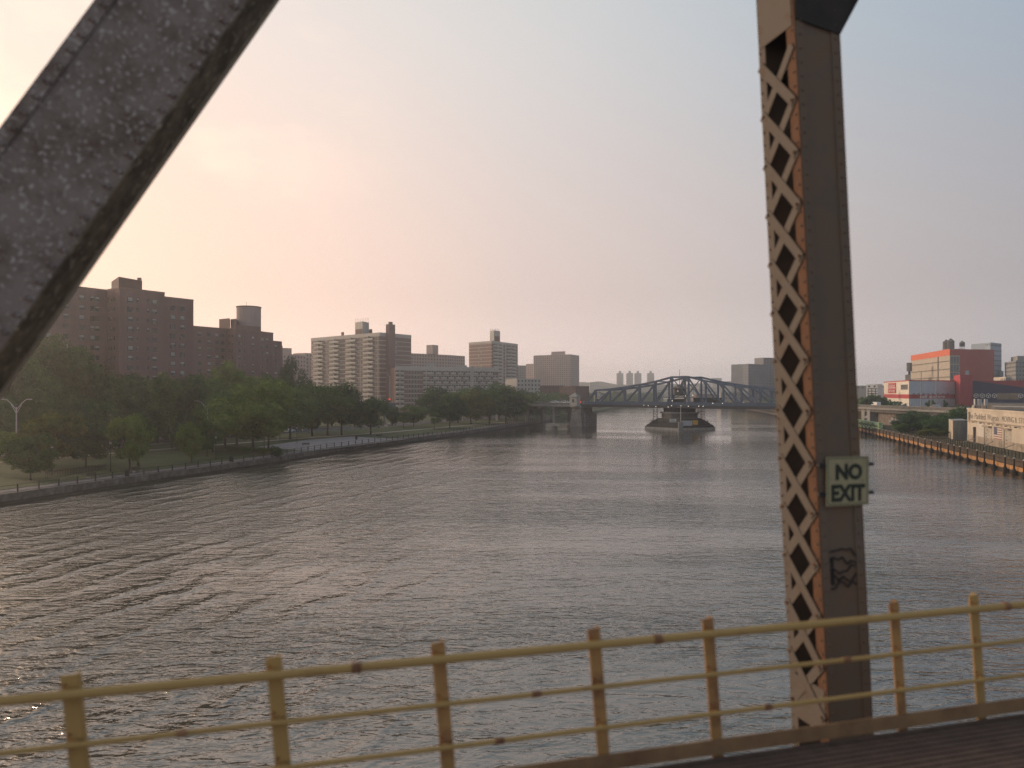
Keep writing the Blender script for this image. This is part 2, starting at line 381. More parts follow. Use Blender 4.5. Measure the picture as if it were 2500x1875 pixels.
# ------------------------------------------------------------------ trees
def leafmat(name, c1, c2, c3):
    m = bpy.data.materials.new(name); m.use_nodes = True; n, l = m.node_tree.nodes, m.node_tree.links
    n.remove(n['Principled BSDF']); out = n['Material Output']
    geo = n.new('ShaderNodeNewGeometry'); oi = n.new('ShaderNodeObjectInfo')
    no = n.new('ShaderNodeTexNoise'); no.inputs['Scale'].default_value = .55; no.inputs['Detail'].default_value = 5; l.new(geo.outputs['Position'], no.inputs['Vector'])
    rp = n.new('ShaderNodeValToRGB'); ramp(rp.color_ramp, [(.3, c1), (.52, c2), (.72, c3)]); l.new(no.outputs[0], rp.inputs[0])
    hs = n.new('ShaderNodeHueSaturation'); l.new(rp.outputs[0], hs.inputs['Color'])
    mr = n.new('ShaderNodeMapRange'); l.new(oi.outputs['Random'], mr.inputs['Value']); mr.inputs['To Min'].default_value = .75; mr.inputs['To Max'].default_value = 1.25
    l.new(mr.outputs[0], hs.inputs['Value'])
    mr2 = n.new('ShaderNodeMapRange'); l.new(oi.outputs['Random'], mr2.inputs['Value']); mr2.inputs['To Min'].default_value = .512; mr2.inputs['To Max'].default_value = .485
    l.new(mr2.outputs[0], hs.inputs['Hue'])
    d = n.new('ShaderNodeBsdfDiffuse'); t = n.new('ShaderNodeBsdfTranslucent'); mx = n.new('ShaderNodeMixShader'); mx.inputs[0].default_value = .30
    l.new(hs.outputs[0], d.inputs[0]); l.new(hs.outputs[0], t.inputs[0]); l.new(d.outputs[0], mx.inputs[1]); l.new(t.outputs[0], mx.inputs[2]); l.new(mx.outputs[0], out.inputs['Surface'])
    return m
lf_dark = leafmat('leaves_dark', (.030, .075, .036), (.054, .120, .048), (.11, .185, .064))
lf_mid = leafmat('leaves_mid', (.048, .100, .036), (.082, .150, .046), (.140, .210, .064))
lf_brt = leafmat('leaves_bright', (.070, .125, .030), (.120, .185, .042), (.185, .245, .062))
lf_yel = leafmat('leaves_yellow', (.050, .082, .022), (.095, .125, .030), (.17, .18, .042))
def crown(name, seed, nleaf, nblob, lsz, ez=.40, zc=.62, m=None, flat=0.0):
    if ez == .40 or ez == .42: ez, zc = .47, .575
    r = np.random.RandomState(seed)
    c = []
    while len(c) < nblob:
        q = r.uniform(-1, 1, 3)
        if np.linalg.norm(q) < 1 and (np.linalg.norm(q) > .35 or len(c) < 3): c.append(q)
    c = np.array(c)*np.array([.38, .38, ez*.78])+np.array([0, 0, zc])
    br = r.uniform(.10, .20, nblob); w = br**2; w /= w.sum()
    idx = r.choice(nblob, nleaf, p=w)
    d = r.normal(size=(nleaf, 3)); d /= np.linalg.norm(d, axis=1)[:, None]
    rad = br[idx]*(r.uniform(.35, 1.0, nleaf)**.5)*(1+.22*np.sin(d[:, 0]*9+idx)*np.cos(d[:, 2]*8+idx*2))
    P = c[idx]+d*rad[:, None]*np.array([1, 1, .85])
    nn = d+r.normal(size=(nleaf, 3))*.38+np.array([0, 0, .2]); nn /= np.linalg.norm(nn, axis=1)[:, None]
    a = np.cross(nn, r.normal(size=(nleaf, 3))); a /= np.linalg.norm(a, axis=1)[:, None]; b = np.cross(nn, a)
    s = (lsz*r.uniform(.5, 1.3, nleaf))[:, None]
    v = np.stack([P-a*s, P-b*s*.6, P+a*s, P+b*s*.6], 1).reshape(-1, 3)
    me = bpy.data.meshes.new(name); nv = len(v)
    me.vertices.add(nv); me.vertices.foreach_set('co', v.ravel().astype('f'))
    me.loops.add(nv); me.loops.foreach_set('vertex_index', np.arange(nv, dtype='i'))
    me.polygons.add(nleaf); me.polygons.foreach_set('loop_start', np.arange(0, nv, 4, dtype='i')); me.polygons.foreach_set('loop_total', np.full(nleaf, 4, 'i'))
    me.materials.append(m); me.update(calc_edges=True)
    tb = MB(); base = Vector((0, 0, 0)); fork = Vector((r.uniform(-.02, .02), r.uniform(-.02, .02), .30))
    tb.tube(base, base+(fork-base)*.15, .034, .024, 8, cap=False); tb.tube(base+(fork-base)*.15, fork, .024, .017, 8, cap=False)
    for k in sorted(range(nblob), key=lambda k: -br[k])[:9]:
        e = Vector(c[k]); mdp = fork.lerp(e, .5)+Vector((r.uniform(-.03, .03), r.uniform(-.03, .03), -.03))
        tb.tube(fork, mdp, .012, .008, 6, cap=False); tb.tube(mdp, e, .008, .003, 5, cap=False)
    return me, tb.mesh(name+'_trunk', bark)
KIND = {}
for nm, mm in (('dark', lf_dark), ('mid', lf_mid), ('bright', lf_brt), ('yellow', lf_yel)):
    KIND[nm] = [crown('crown_'+nm, 11*i+len(nm), 7000, 22+3*i, .027, .40, .62, mm) for i in range(2)]
KIND['big'] = [crown('crown_big', 5+i, 13000, 34, .020, .40, .60, lf_dark) for i in range(2)]
KIND['bigbright'] = [crown('crown_bigbright', 15+i, 13000, 34, .020, .42, .58, lf_brt) for i in range(2)]
KIND['bigmid'] = [crown('crown_bigmid', 25+i, 13000, 36, .020, .42, .58, lf_mid) for i in range(2)]
KIND['young'] = [crown('crown_young', 35, 1500, 12, .03, .34, .66, lf_mid)]
KIND['bush'] = [crown('crown_bush', 45, 9000, 26, .02, .5, .5, lf_dark)]
TN = [0]
def tree(u, Y, vtop, wpx, kind, label, name='tree', base=GZ, group=None, lean=0):
    x = X(u, Y); zt = Z(vtop, Y); h = (zt-base)*1.02; w = wpx*Y/F*1.28
    t = thing(name, (x, Y, base), label, 'tree' if name != 'bush' else 'bush', group)
    cm_, tm_ = KIND[kind][TN[0] % len(KIND[kind])]; TN[0] += 1
    c = inst('crown', cm_, (x, Y, base), t, rnd.uniform(0, 6.28), (w, w, h)); inst('trunk', tm_, (x, Y, base), t, rnd.uniform(0, 6.28), (h*.8, h*.8, h) if name != 'bush' else (w*.3, w*.3, h*.8))
    return t
T = tree
# front row in the park
T(-5, 125, 1040, 90, 'bright', 'green park tree cut by the left picture edge above the railing')
T(75, 115, 1055, 112, 'mid', 'dark low park tree nearest the water at far left')
T(125, 129, 998, 145, 'yellow', 'yellow-topped park tree right of the double-armed street lamp')
T(210, 135, 1030, 115, 'dark', 'dark round park tree with forked trunk behind the dark fence')
T(318, 128, 1005, 100, 'bright', 'green park tree beside the litter bin, trunk bare at the base')
T(338, 137, 1006, 70, 'mid', 'slim green tree close behind the tree beside the litter bin')
T(420, 180, 1030, 55, 'dark', 'small dark park tree standing by the pale path')
T(467, 143, 1035, 62, 'bright', 'thin young tree at the water railing with a sparse crown')
T(450, 172, 1035, 60, 'dark', 'small bushy tree between the young tree and the pale path')
T(506, 157, 1022, 62, 'mid', 'slender leaning tree left of the park lamp on the lawn')
T(519, 170, 1030, 50, 'dark', 'thin-stemmed tree just left of the big bright tree')
T(549, 180, 955, 125, 'bigmid', 'left trunk of the broad bright green tree group on the lawn')
T(578, 190, 945, 120, 'bigmid', 'middle tree half hidden inside the broad bright green group')
T(618, 171, 928, 190, 'bigbright', 'broad bright green tree, the largest on the lawn left of the plaza')
T(655, 178, 975, 90, 'bright', 'lower bright green tree overlapping the right side of the broad one')
T(708, 216, 940, 105, 'bigmid', 'tall green tree by the plaza, right of the white mast')
T(762, 232, 945, 110, 'bigmid', 'green tree behind the plaza between two taller crowns')
T(800, 235, 936, 125, 'bigmid', 'tall dark green tree behind the plaza with its trunk in view')
T(834, 236, 942, 95, 'big', 'dark tree at the right of the crown group behind the plaza')
T(905, 242, 965, 85, 'big', 'compact dark tree standing alone right of the plaza')
T(958, 300, 992, 50, 'dark', 'small dark tree below the footbridge, left of two')
T(1010, 293, 985, 60, 'mid', 'small round tree on the lawn right of the footbridge')
T(985, 285, 1005, 32, 'young', 'thin sapling on the lawn right of the plaza')
T(1060, 275, 1005, 34, 'young', 'pale sapling near the far end of the lawn')
T(1098, 283, 968, 80, 'big', 'dark full tree at the far end of the lawn')
T(1068, 335, 950, 95, 'dark', 'dark olive tree in front of the long low apartment block')
T(1118, 330, 945, 90, 'mid', 'olive tree second in the hazy riverside row')
T(1150, 318, 955, 95, 'yellow', 'olive brown tree in the middle of the hazy riverside row')
T(1195, 322, 950, 90, 'mid', 'green tree right of the middle of the hazy riverside row')
T(1235, 330, 947, 95, 'dark', 'dark tree under the tall pale tower in the riverside row')
T(1262, 345, 955, 80, 'mid', 'hazy tree near the right end of the riverside row')
T(1290, 372, 962, 70, 'dark', 'hazy dark tree beside the bridge approach')
T(1312, 392, 970, 60, 'dark', 'last hazy tree by the far end of the seawall')
T(1215, 380, 940, 90, 'dark', 'tall hazy tree behind the riverside row below the second tower')
T(1170, 390, 942, 90, 'dark', 'tall hazy tree behind the olive brown tree')
T(1270, 420, 955, 70, 'dark', 'hazy tree behind the parked cars on the approach')
# tall back row behind the road
bg_ = 'tall trees behind the river road'
T(-20, 150, 880, 170, 'big', 'tall dark tree half behind the rusty diagonal beam', group=bg_)
T(60, 160, 870, 150, 'bigmid', 'tall green tree above the double-armed street lamp', group=bg_)
T(130, 168, 828, 180, 'bigmid', 'tallest green tree in front of the brick tower block', group=bg_)
T(200, 176, 862, 130, 'big', 'tall dark tree under the lit windows of the brick tower', group=bg_)
T(255, 182, 905, 120, 'bigmid', 'dark tree below the corner of the brick tower', group=bg_)
T(320, 190, 902, 130, 'big', 'broad dark tree below the middle bays of the brick tower', group=bg_)
T(385, 196, 915, 110, 'bigmid', 'dark tree below the right end of the brick tower', group=bg_)
T(440, 205, 905, 110, 'big', 'dark tree below the gap between the two brick blocks', group=bg_)
T(495, 212, 918, 100, 'bigmid', 'dark tree above the single-armed street lamp', group=bg_)
T(565, 228, 891, 105, 'bright', 'light green rounded tree rising above the dark mass', group=bg_)
T(610, 236, 900, 95, 'bright', 'light green tree in front of the second brick block', group=bg_)
T(660, 262, 905, 80, 'mid', 'green tree at the right end of the second brick block', group=bg_)
T(716, 290, 884, 75, 'big', 'dark tree in front of the pale distant block, left of the balconies', group=bg_)
T(755, 285, 930, 80, 'mid', 'green tree below the left corner of the balcony tower', group=bg_)
T(810, 300, 945, 80, 'mid', 'green tree below the middle of the balcony tower', group=bg_)
T(20, 145, 960, 150, 'big', 'dark tree directly behind the double-armed street lamp', group=bg_)
T(110, 150, 940, 140, 'bigmid', 'dark tree behind the yellow-topped park tree', group=bg_)
T(230, 155, 965, 120, 'big', 'dark tree filling the gap between the two front trees', group=bg_)
T(290, 170, 950, 110, 'big', 'dark tree over the parked cars behind the litter bin', group=bg_)
T(355, 232, 930, 110, 'big', 'far dark tree above the silver car', group=bg_)
T(470, 225, 960, 100, 'big', 'dark shady tree behind the slender lawn trees', group=bg_)
# shrubs by the water
def shrub(x, y, w, h, label, kind='bush'):
    t = thing('shrub', (x, y, GZ), label, 'shrub'); cm_, tm_ = KIND[kind][0]
    inst('foliage', cm_, (x, y, GZ), t, rnd.uniform(0, 6), (w, w, h)); return t
shrub(-50, 156, 3.2, 2.6, 'dark shrub at the notch in the seawall')
shrub(-54, 160, 4.5, 1.8, 'low olive shrub between the seawall notch and the plaza', 'yellow')
shrub(-59, 164, 4.0, 1.6, 'low shrub on the lawn left of the plaza', 'mid')

# ------------------------------------------------------------------ generic buildings
wm_b = [winmesh('window_wide', 1.5, 1.45, b) for b in (0, .35, .5, .75)]
wm_s = [winmesh('window_narrow', .75, 1.2, b) for b in (0, .5)]
def winrow(bld, f, us, z0, z1, step, meshes, p_blind=.6, zoff=.9):
    for s in us:
        z = z1
        while z > z0:
            inst('window', rnd.choice(meshes) if rnd.random() < p_blind else meshes[0], f.p(s, z, 0.02), bld, f.rz); z -= step
# --- brick tower 1
b1 = thing('brick_tower_block', (-112, 212, GZ), 'large dark red brick apartment tower nearest the camera on the left bank', 'building')
P0, P1, P2, P3, P4 = (-128.2, 190.9), (-115.8, 210.5), (-109.2, 205.1), (-101.8, 216.1), (-96.6, 223.6)
MB().prism([P0, P1, P2, P3, (-115.5, 225.5), (-141, 200)], GZ, 44, 0, 1).build('wall', [brick, roofm], b1)
MB().prism([(P3[0]-.02, P3[1]-.02), P4, (-110, 232), (-115.5, 225.6)], GZ, 42.8, 0, 1).build('wall', [brick, roofm], b1)
for A, B, z in ((P0, P1, 44), (P1, P2, 44), (P2, P3, 44), (P3, P4, 42.8)):
    f = Face(A, B); mb = MB(); f.box(mb, 0, f.L, z-.1, z+.35, -.1, .12); mb.build('parapet', brick2, b1)
f = Face(P0, P1)
winrow(b1, f, [f.s_of(u) for u in (88, 119, 160, 199)], 14, 40.6, 2.76, wm_b, .75)
winrow(b1, f, [f.s_of(226), f.s_of(236)], 14, 40.6, 2.76, wm_b, .7)
f = Face(P1, P2); winrow(b1, f, [f.s_of(u) for u in (267, 273, 280)], 14, 40.6, 2.76, wm_s, .3)
f = Face(P2, P3); winrow(b1, f, [f.s_of(318), f.s_of(377)], 10, 40.4, 2.74, wm_b, .7); winrow(b1, f, [f.s_of(336), f.s_of(361)], 10, 40.6, 2.74, wm_s, .5)
f = Face(P3, P4); winrow(b1, f, [f.s_of(422)], 10, 39.2, 2.74, wm_b, .8); winrow(b1, f, [f.s_of(445)], 10, 39.2, 2.74, wm_b, .5)
acm = MB().box((-.33, -.5, 0), (.33, .05, .42)).box((-.28, -.52, .05), (.28, -.5, .37), 1).mesh('air_conditioner', [conc, frame_d])
for A_, B_, us_, bb_, zt_ in ((P0, P1, (160, 199, 226), b1, 40.6), (P2, P3, (318, 377), b1, 40.4), (P3, P4, (422, 445), b1, 39.2)):
    f = Face(A_, B_)
    for u in us_:
        for k in range(9):
            if rnd.random() < .45: inst('air_conditioner', acm, f.p(f.s_of(u)+rnd.choice((-.35, .35)), zt_-2.75*k-.02, .02), bb_, f.rz)
pf0, pf1, pf2 = (X(272, 222), 222), (X(290, 212), 212), (X(347, 220), 220)
MB().prism([pf0, pf1, pf2, (pf2[0]+pf0[0]-pf1[0], pf2[1]+pf0[1]-pf1[1])], 43.9, 48.3, 0, 1).build('penthouse', [brickd, roofm], b1)
MB().prism([V(335, 221), V(345, 221), V(346, 224), V(336, 224)], 48.3, 49.4).build('chimney', brick2, b1)
MB().tube((-114, 216, 44), (-114, 216, 47.5), .05).tube((-113, 218, 44), (-113, 218, 46), .05).build('antenna', iron, b1)
# --- brick block 2
b2 = thing('brick_block', (-105, 288, GZ), 'second red brick block with a round roof tower, behind the first', 'building')
Q0, Q1, Q2, Q3, Q4, Q5 = (-118.5, 267.5), (-108.9, 282), (-104.2, 278.5), (-100.5, 294.6), (-97.8, 302), (-95.6, 306.5)
MB().prism([Q0, Q1, Q2, Q3, Q4, (-112, 312), (-135, 280)], GZ, 39.15, 0, 1).build('wall', [brick, roofm], b2)
MB().prism([(Q4[0]-.02, Q4[1]-.02), Q5, (-108, 316), (-112, 312.1)], GZ, 36.2, 0, 1).build('wall', [brick, roofm], b2)
MB().prism([(Q5[0]-.1, Q5[1]+.1), (X(690, 311), 311), (-106, 319), (-108, 316.1)], GZ, 34.6, 0, 1).build('wall', [brick, roofm], b2)
for A, B, z in ((Q0, Q1, 39.15), (Q1, Q2, 39.15), (Q2, Q3, 39.15), (Q3, Q4, 39.15)):
    f = Face(A, B); mb = MB(); f.box(mb, 0, f.L, z-.1, z+.3, -.1, .1); mb.build('parapet', brick2, b2)
f = Face(Q0, Q1); winrow(b2, f, [f.s_of(u) for u in (487, 510, 529, 543)], 12, 35.8, 2.72, wm_b, .6)
f = Face(Q1, Q2); winrow(b2, f, [f.s_of(u) for u in (560, 568)], 12, 35.8, 2.72, wm_s, .3)
f = Face(Q2, Q3); winrow(b2, f, [f.s_of(u) for u in (584, 617)], 12, 35.6, 2.72, wm_b, .5); winrow(b2, f, [f.s_of(u) for u in (597,)], 12, 35.6, 2.72, wm_s, .5)
f = Face(Q3, Q4); winrow(b2, f, [f.s_of(u) for u in (640, 652)], 12, 35.4, 2.72, wm_b, .5)
f = Face(Q4, Q5); winrow(b2, f, [f.s_of(u) for u in (673,)], 12, 33, 2.72, wm_b, .5)
cx, cy = X(607.5, 293), 293
MB().tube((cx, cy, 39.1), (cx, cy, 48.6), 4.65, n=20).build('round_tower', brickp, b2)
MB().tube((cx, cy, 48.6), (cx, cy, 49.0), 4.8, n=20).tube((cx-1, cy, 49), (cx-1, cy, 51), .06).build('tower_cap', brickd, b2)
MB().prism([V(535, 288), V(560, 284), V(562, 290), V(538, 294)], 39.1, 43.6).prism([V(563, 286), V(577, 284), V(579, 290), V(566, 292)], 39.1, 43.4).build('penthouse', brick2, b2)
MB().prism([V(577, 283), V(636, 292), V(634, 302), V(575, 298)], 39.1, 41).build('bulkhead', brick, b2)

# --- banded balcony buildings
def balc_mesh(w, d=1.3, dh=2.55):
    mb = MB()
    mb.box((-w/2, -.02, .05), (w/2, 0.0, dh), 1)              # dark glazing behind
    mb.box((-w/2, -d, -.12), (w/2, 0, .05), 0)               # slab
    mb.box((-w/2, -d-.08, -.12), (w/2, -d, 1.1), 0)          # parapet
    mb.box((-w/2, -d, .05), (-w/2+.1, 0, 1.1), 0); mb.box((w/2-.1, -d, .05), (w/2, 0, 1.1), 0)
    mb.box((-.12, -d, .05), (.12, 0, dh), 0)                  # divider
    return mb.mesh('balcony', [parap, glassd])
wm_w = winmesh('window_white', 1.1, 1.5, 0, mats=[parap, glass, blind, parap]); wm_w2 = winmesh('window_white', 1.1, 1.5, .6, mats=[parap, glass, blind, parap])
def banded(bld, f, z0, ztop, st, bands=True, bmat=None):
    z = ztop-st*.45; k = 0
    while z > z0:
        mb = MB(); f.box(mb, 0, f.L, z-.22, z+.22, 0, .16); mb.build('floor_band', bmat or parap, bld); z -= st
def columns(bld, f, kind, us, z0, ztop, st, mesh=None):
    z = ztop-st*1.0
    while z > z0:
        for s in us:
            if kind == 'balcony': inst('balcony', mesh, f.p(s, z-.35, .02), bld, f.rz)
            else: inst('window', wm_w if rnd.random() < .6 else wm_w2, f.p(s, z-.1, .02), bld, f.rz)
        z -= st
b3 = thing('balcony_tower', (-90, 460, GZ), 'broad pale apartment tower with stacked balconies and red chimney', 'building')
A0, A1, A2 = (-134.7, 494.6), (-80.2, 447), (-64, 468)
B3 = (A0[0]+A2[0]-A1[0], A0[1]+A2[1]-A1[1])
MB().prism([A0, A1, A2, B3], GZ, 51, 0, 1).build('wall', [brick2, roofm], b3)
f = Face(A0, A1); g = Face(A1, A2); ST = 2.8
mb = MB(); f.box(mb, 0, f.L, 49.6, 51.4, 0, .2); mb.build('parapet', parap, b3); mb = MB(); g.box(mb, 0, g.L, 49.6, 51.4, 0, .2); mb.build('parapet', parap, b3)
banded(b3, f, 6, 50.6, ST); banded(b3, g, 6, 50.6, ST)
for u0, u1 in ((769, 791), (807.5, 830), (848, 871), (890, 914)):
    s0, s1 = f.s_of(u0), f.s_of(u1); columns(b3, f, 'balcony', [(s0+s1)/2], 8, 50.2, ST, balc_mesh(s1-s0))
columns(b3, f, 'window', [f.s_of(u) for u in (763.5, 796, 802, 845, 876, 884, 919)], 10, 50.2, ST)
columns(b3, g, 'window', [g.s_of(u) for u in (961, 967)], 20, 50.2, ST)
mb = MB(); s0, s1 = f.s_of(832), f.s_of(841); f.box(mb, s0, s1, GZ, 50, 0, .12); mb.build('recess_strip', concd, b3)
for u0 in (923, 799, 880):
    mb = MB(); s0 = f.s_of(u0); f.box(mb, s0-.2, s0+.2, GZ, 50, 0, .25); mb.build('pilaster', parap, b3)
mb = MB(); g.box(mb, g.s_of(942), g.s_of(956), GZ, 56.6, .05, 3.2); mb.build('chimney', brick, b3)
mb = MB(); c0 = g.s_of(949); g.box(mb, c0-1.0, c0+1.0, 56.6, 58.2, .8, 2.4); mb.build('chimney_pot', brickd, b3)
pb = [V(867, 470), V(885, 462), V(901, 470), V(883, 480)]
MB().prism(pb, 50.9, 59.5).build('bulkhead', conc, b3)
MB().prism([V(868, 469.4), V(884, 462.2), V(884, 462.8), V(868, 470)], 51.6, 55).build('vent_louvre', brickd, b3)
mb = MB()
for i in range(9):
    u = 868+i*4; mb.tube((X(u, 468), 468, 59.4), (X(u, 468), 468, 62+rnd.uniform(-.6, .8)), .12, n=5)
mb.build('antenna', metalp, b3)
MB().prism([V(833, 480), V(839, 478), V(840, 483), V(834, 485)], 50.9, 54.2).build('vent_stack', brickd, b3)
MB().prism([V(901, 470), V(908, 468), V(909, 474), V(902, 476)], 50.9, 55.2).build('vent_stack', brickd, b3)
# long low block
b4 = thing('long_apartment_block', (-40, 455, GZ), 'long low pale apartment block joining the two balcony towers', 'building')
L0, L1 = V(965, 440), V(1217, 470)
f = Face(L0, L1); bk = f.n*-16
MB().prism([L0, L1, (L1[0]+bk.x, L1[1]+bk.y), (L0[0]+bk.x, L0[1]+bk.y)], GZ, 29.8, 0, 1).build('wall', [brick2, roofm], b4)
mb = MB(); f.box(mb, 0, f.L, 28.4, 30.8, 0, .3); mb.build('parapet', parap, b4)
banded(b4, f, 5, 29.6, 2.8)
bm1 = balc_mesh(f.s_of(987)-f.s_of(966)-.6); columns(b4, f, 'balcony', [f.s_of(975.5)], 5, 29.3, 2.8, bm1)
bm2 = balc_mesh(f.s_of(1046)-f.s_of(1033)); columns(b4, f, 'balcony', [f.s_of(1039.5)], 5, 29.3, 2.8, bm2)
bm3 = balc_mesh(3.1, .7)
k = 0; z = 29.3-2.8
while z > 4:
    for j, u in enumerate(range(1052, 1214, 9)):
        s = f.s_of(u+(4 if k % 2 else 0))
        if j % 2 == k % 2: inst('balcony', bm3, f.p(s, z-.3, .02), b4, f.rz)
        else: inst('window', wm_w, f.p(s, z-.1, .02), b4, f.rz)
    for u in (1000, 1007, 1014, 1021): inst('window', wm_w, f.p(f.s_of(u), z-.1, .02), b4, f.rz)
    z -= 2.8; k += 1
for u in (1151,):
    mb = MB(); s = f.s_of(u); f.box(mb, s-1, s+1, GZ, 31.4, 0, 1.4); mb.build('stair_tower', conc, b4)
MB().prism([V(1040, 458), V(1062, 460), V(1062, 464), V(1040, 462)], 29.8, 33.4).build('bulkhead', conc, b4)
MB().prism([V(1116, 466), V(1140, 468), V(1140, 472), V(1116, 470)], 29.8, 32.2).build('bulkhead', conc, b4)
# tower 2
b5 = thing('balcony_tower', (-15, 600, GZ), 'second slimmer balcony tower with square roof bulkhead, right of the long block', 'building')
C0, C1, C2 = V(1145, 606), V(1200, 585), V(1264, 625)
C3 = (C0[0]+C2[0]-C1[0], C0[1]+C2[1]-C1[1])
MB().prism([C0, C1, C2, C3], GZ, 55.6, 0, 1).build('wall', [brick2, roofm], b5)
f = Face(C0, C1); g = Face(C1, C2)
for q in (f, g):
    mb = MB(); q.box(mb, 0, q.L, 54.4, 56, 0, .2); mb.build('parapet', parap, b5); banded(b5, q, 8, 55.2, 2.8)
columns(b5, f, 'window', [f.s_of(u) for u in (1169, 1175)], 20, 54.8, 2.8)
columns(b5, g, 'balcony', [g.s_of(1214)], 8, 54.8, 2.8, balc_mesh(g.s_of(1224)-g.s_of(1204)))
columns(b5, g, 'balcony', [g.s_of(1247)], 8, 54.8, 2.8, balc_mesh(g.s_of(1258)-g.s_of(1237)))
mb = MB(); g.box(mb, g.s_of(1226), g.s_of(1228), GZ, 55, 0, .4); g.box(mb, g.s_of(1233), g.s_of(1235), GZ, 55, 0, .4); mb.build('pilaster', parap, b5)
MB().prism([V(1196, 600), V(1206, 594), V(1221, 602), V(1210, 610)], 55.5, 65).build('bulkhead', conc, b5)
MB().prism([V(1208.5, 593.9), V(1219.5, 601), V(1219.5, 601.6), V(1208.5, 594.5)], 56.5, 60.5).build('vent_louvre', brickd, b5)
mb = MB()
for i in range(6): mb.tube((X(1198+i*4, 602), 602, 64.9), (X(1198+i*4, 602), 602, 67), .14, n=5)
mb.build('antenna', iron, b5)
# --- distant buildings on the left bank
def far_block(name, label, faces, z1, m, st=2.9, z0=GZ, band=None, cols=0, cat='building', depth=14, vwin=True):
    """faces: list of plan points left to right"""
    b = thing(name, (faces[0][0], faces[0][1], z0), label, cat)
    A, B = Vector(faces[0]), Vector(faces[-1]); t = (B-A).normalized(); nn = Vector((-t.y, t.x))*depth
    MB().prism(list(faces)+[(B.x+nn.x, B.y+nn.y), (A.x+nn.x, A.y+nn.y)], z0, z1, 0, 1).build('wall', [m, roofm], b)
    mw = MB()
    for A_, B_ in zip(faces[:-1], faces[1:]):
        f = Face(A_, B_); n_ = max(1, round(f.L/3.2))
        z = z1-2.4
        while z > z0+5:
            for i in range(n_):
                s = (i+.5)*f.L/n_; f.box(mw, s-.7, s+.7, z, z+1.4, -.05, .06)
            z -= st
    o = mw.build('window', glassd, b); o['kind'] = 'stuff'
    return b
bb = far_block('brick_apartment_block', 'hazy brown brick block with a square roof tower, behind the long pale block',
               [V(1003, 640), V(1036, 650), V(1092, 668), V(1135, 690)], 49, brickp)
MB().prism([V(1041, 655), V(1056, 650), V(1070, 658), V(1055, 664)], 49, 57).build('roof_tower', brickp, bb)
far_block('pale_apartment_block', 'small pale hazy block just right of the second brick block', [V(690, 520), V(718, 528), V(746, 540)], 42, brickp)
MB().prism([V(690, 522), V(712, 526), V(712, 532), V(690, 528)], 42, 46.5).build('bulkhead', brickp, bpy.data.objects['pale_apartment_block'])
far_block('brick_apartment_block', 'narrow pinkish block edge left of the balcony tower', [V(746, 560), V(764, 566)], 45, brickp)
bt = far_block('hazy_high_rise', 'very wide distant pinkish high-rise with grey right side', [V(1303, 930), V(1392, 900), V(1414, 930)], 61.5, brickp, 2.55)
MB().prism([V(1346, 925), V(1380, 915), V(1380, 925), V(1346, 935)], 61.4, 66).build('penthouse', brickp, bt)
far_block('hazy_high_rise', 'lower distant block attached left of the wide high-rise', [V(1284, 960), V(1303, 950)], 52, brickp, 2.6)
far_block('hazy_high_rise', 'narrow blue-grey distant block right of the second balcony tower', [V(1264, 900), V(1284, 905)], 48, concg, 2.6)
far_block('parking_structure', 'low pale open-decked building between the second tower and the high-rise', [V(1262, 560), V(1320, 575)], 25.5, conc, 3.1)
far_block('brick_warehouse', 'low dark brick building under the wide high-rise', [V(1318, 540), V(1366, 535)], 20, brickd, 3.2)
far_block('brick_warehouse', 'low dark brick building just left of the bridge gatehouse', [V(1366, 500), V(1406, 490)], 19.2, brickd, 3.2)

# ------------------------------------------------------------------ swing bridge
BC = Vector((68.0, 298.0)); BA = Vector((.7804, -.6253)); BN = Vector((.6253, .7804))
DK = 10.6
def bp(s, o, z): q = BC+BA*s+BN*o; return (q.x, q.y, z)
br = thing('swing_bridge', bp(0, 6, 8.4), 'blue-grey steel truss swing bridge crossing the river', 'bridge')
topz = {45: DK, 40: 15.9, 32.7: 16.4, 25.4: 17.2, 18.2: 18.2, 10.9: 19.5, 3.65: 21.2}
ps = [-45, -40, -32.7, -25.4, -18.2, -10.9, -3.65, 3.65, 10.9, 18.2, 25.4, 32.7, 40, 45]
up = (BN.x, BN.y, 0)
for o in (0, 12):
    for a, b in zip(ps[:-1], ps[1:]):
        MB().bar(bp(a, o, topz[abs(a)]), bp(b, o, topz[abs(b)]), .75, .8, up=up).build('top_chord', steelb, br)
    for a in ps[1:-1]:
        MB().bar(bp(a, o, DK), bp(a, o, topz[abs(a)]), .62, .6, up=up).build('vertical', steelb, br)
        MB().obox(bp(a, o-.42, topz[abs(a)]-.5), (*(BA*.75), 0), (*(BN*.04), 0), (0, 0, .7)).build('gusset_plate', steelb, br)
    for i in range(1, 6):
        a, b = ps[i], ps[i+1]
        MB().bar(bp(a+.3, o, DK), bp(b, o, topz[abs(b)]-.4), .55, .62, up=up).build('diagonal', steelb, br)
        MB().bar(bp(-a-.3, o, DK), bp(-b, o, topz[abs(b)]-.4), .5, .5, up=up).build('diagonal', steelb, br)
    MB().bar(bp(-3.65, o, 21), bp(3.65, o, 12.5), .3, .35, up=up).build('cross_brace', steelb, br)
    MB().bar(bp(3.65, o, 21), bp(-3.65, o, 12.5), .3, .35, up=up).build('cross_brace', steelb, br)
    MB().obox(bp(0, o, DK-.4), (*(BA*46), 0), (*(BN*.3), 0), (0, 0, .65)).build('bottom_chord', steelb, br)
for a in ps[1:-1]:
    MB().bar(bp(a, 0, topz[abs(a)]), bp(a, 12, topz[abs(a)]), .35, .4).build('cross_strut', steelb, br)
MB().obox(bp(0, 6, 9.1), (*(BA*46), 0), (*(BN*8.5), 0), (0, 0, .45)).build('deck_girder', steeld, br)
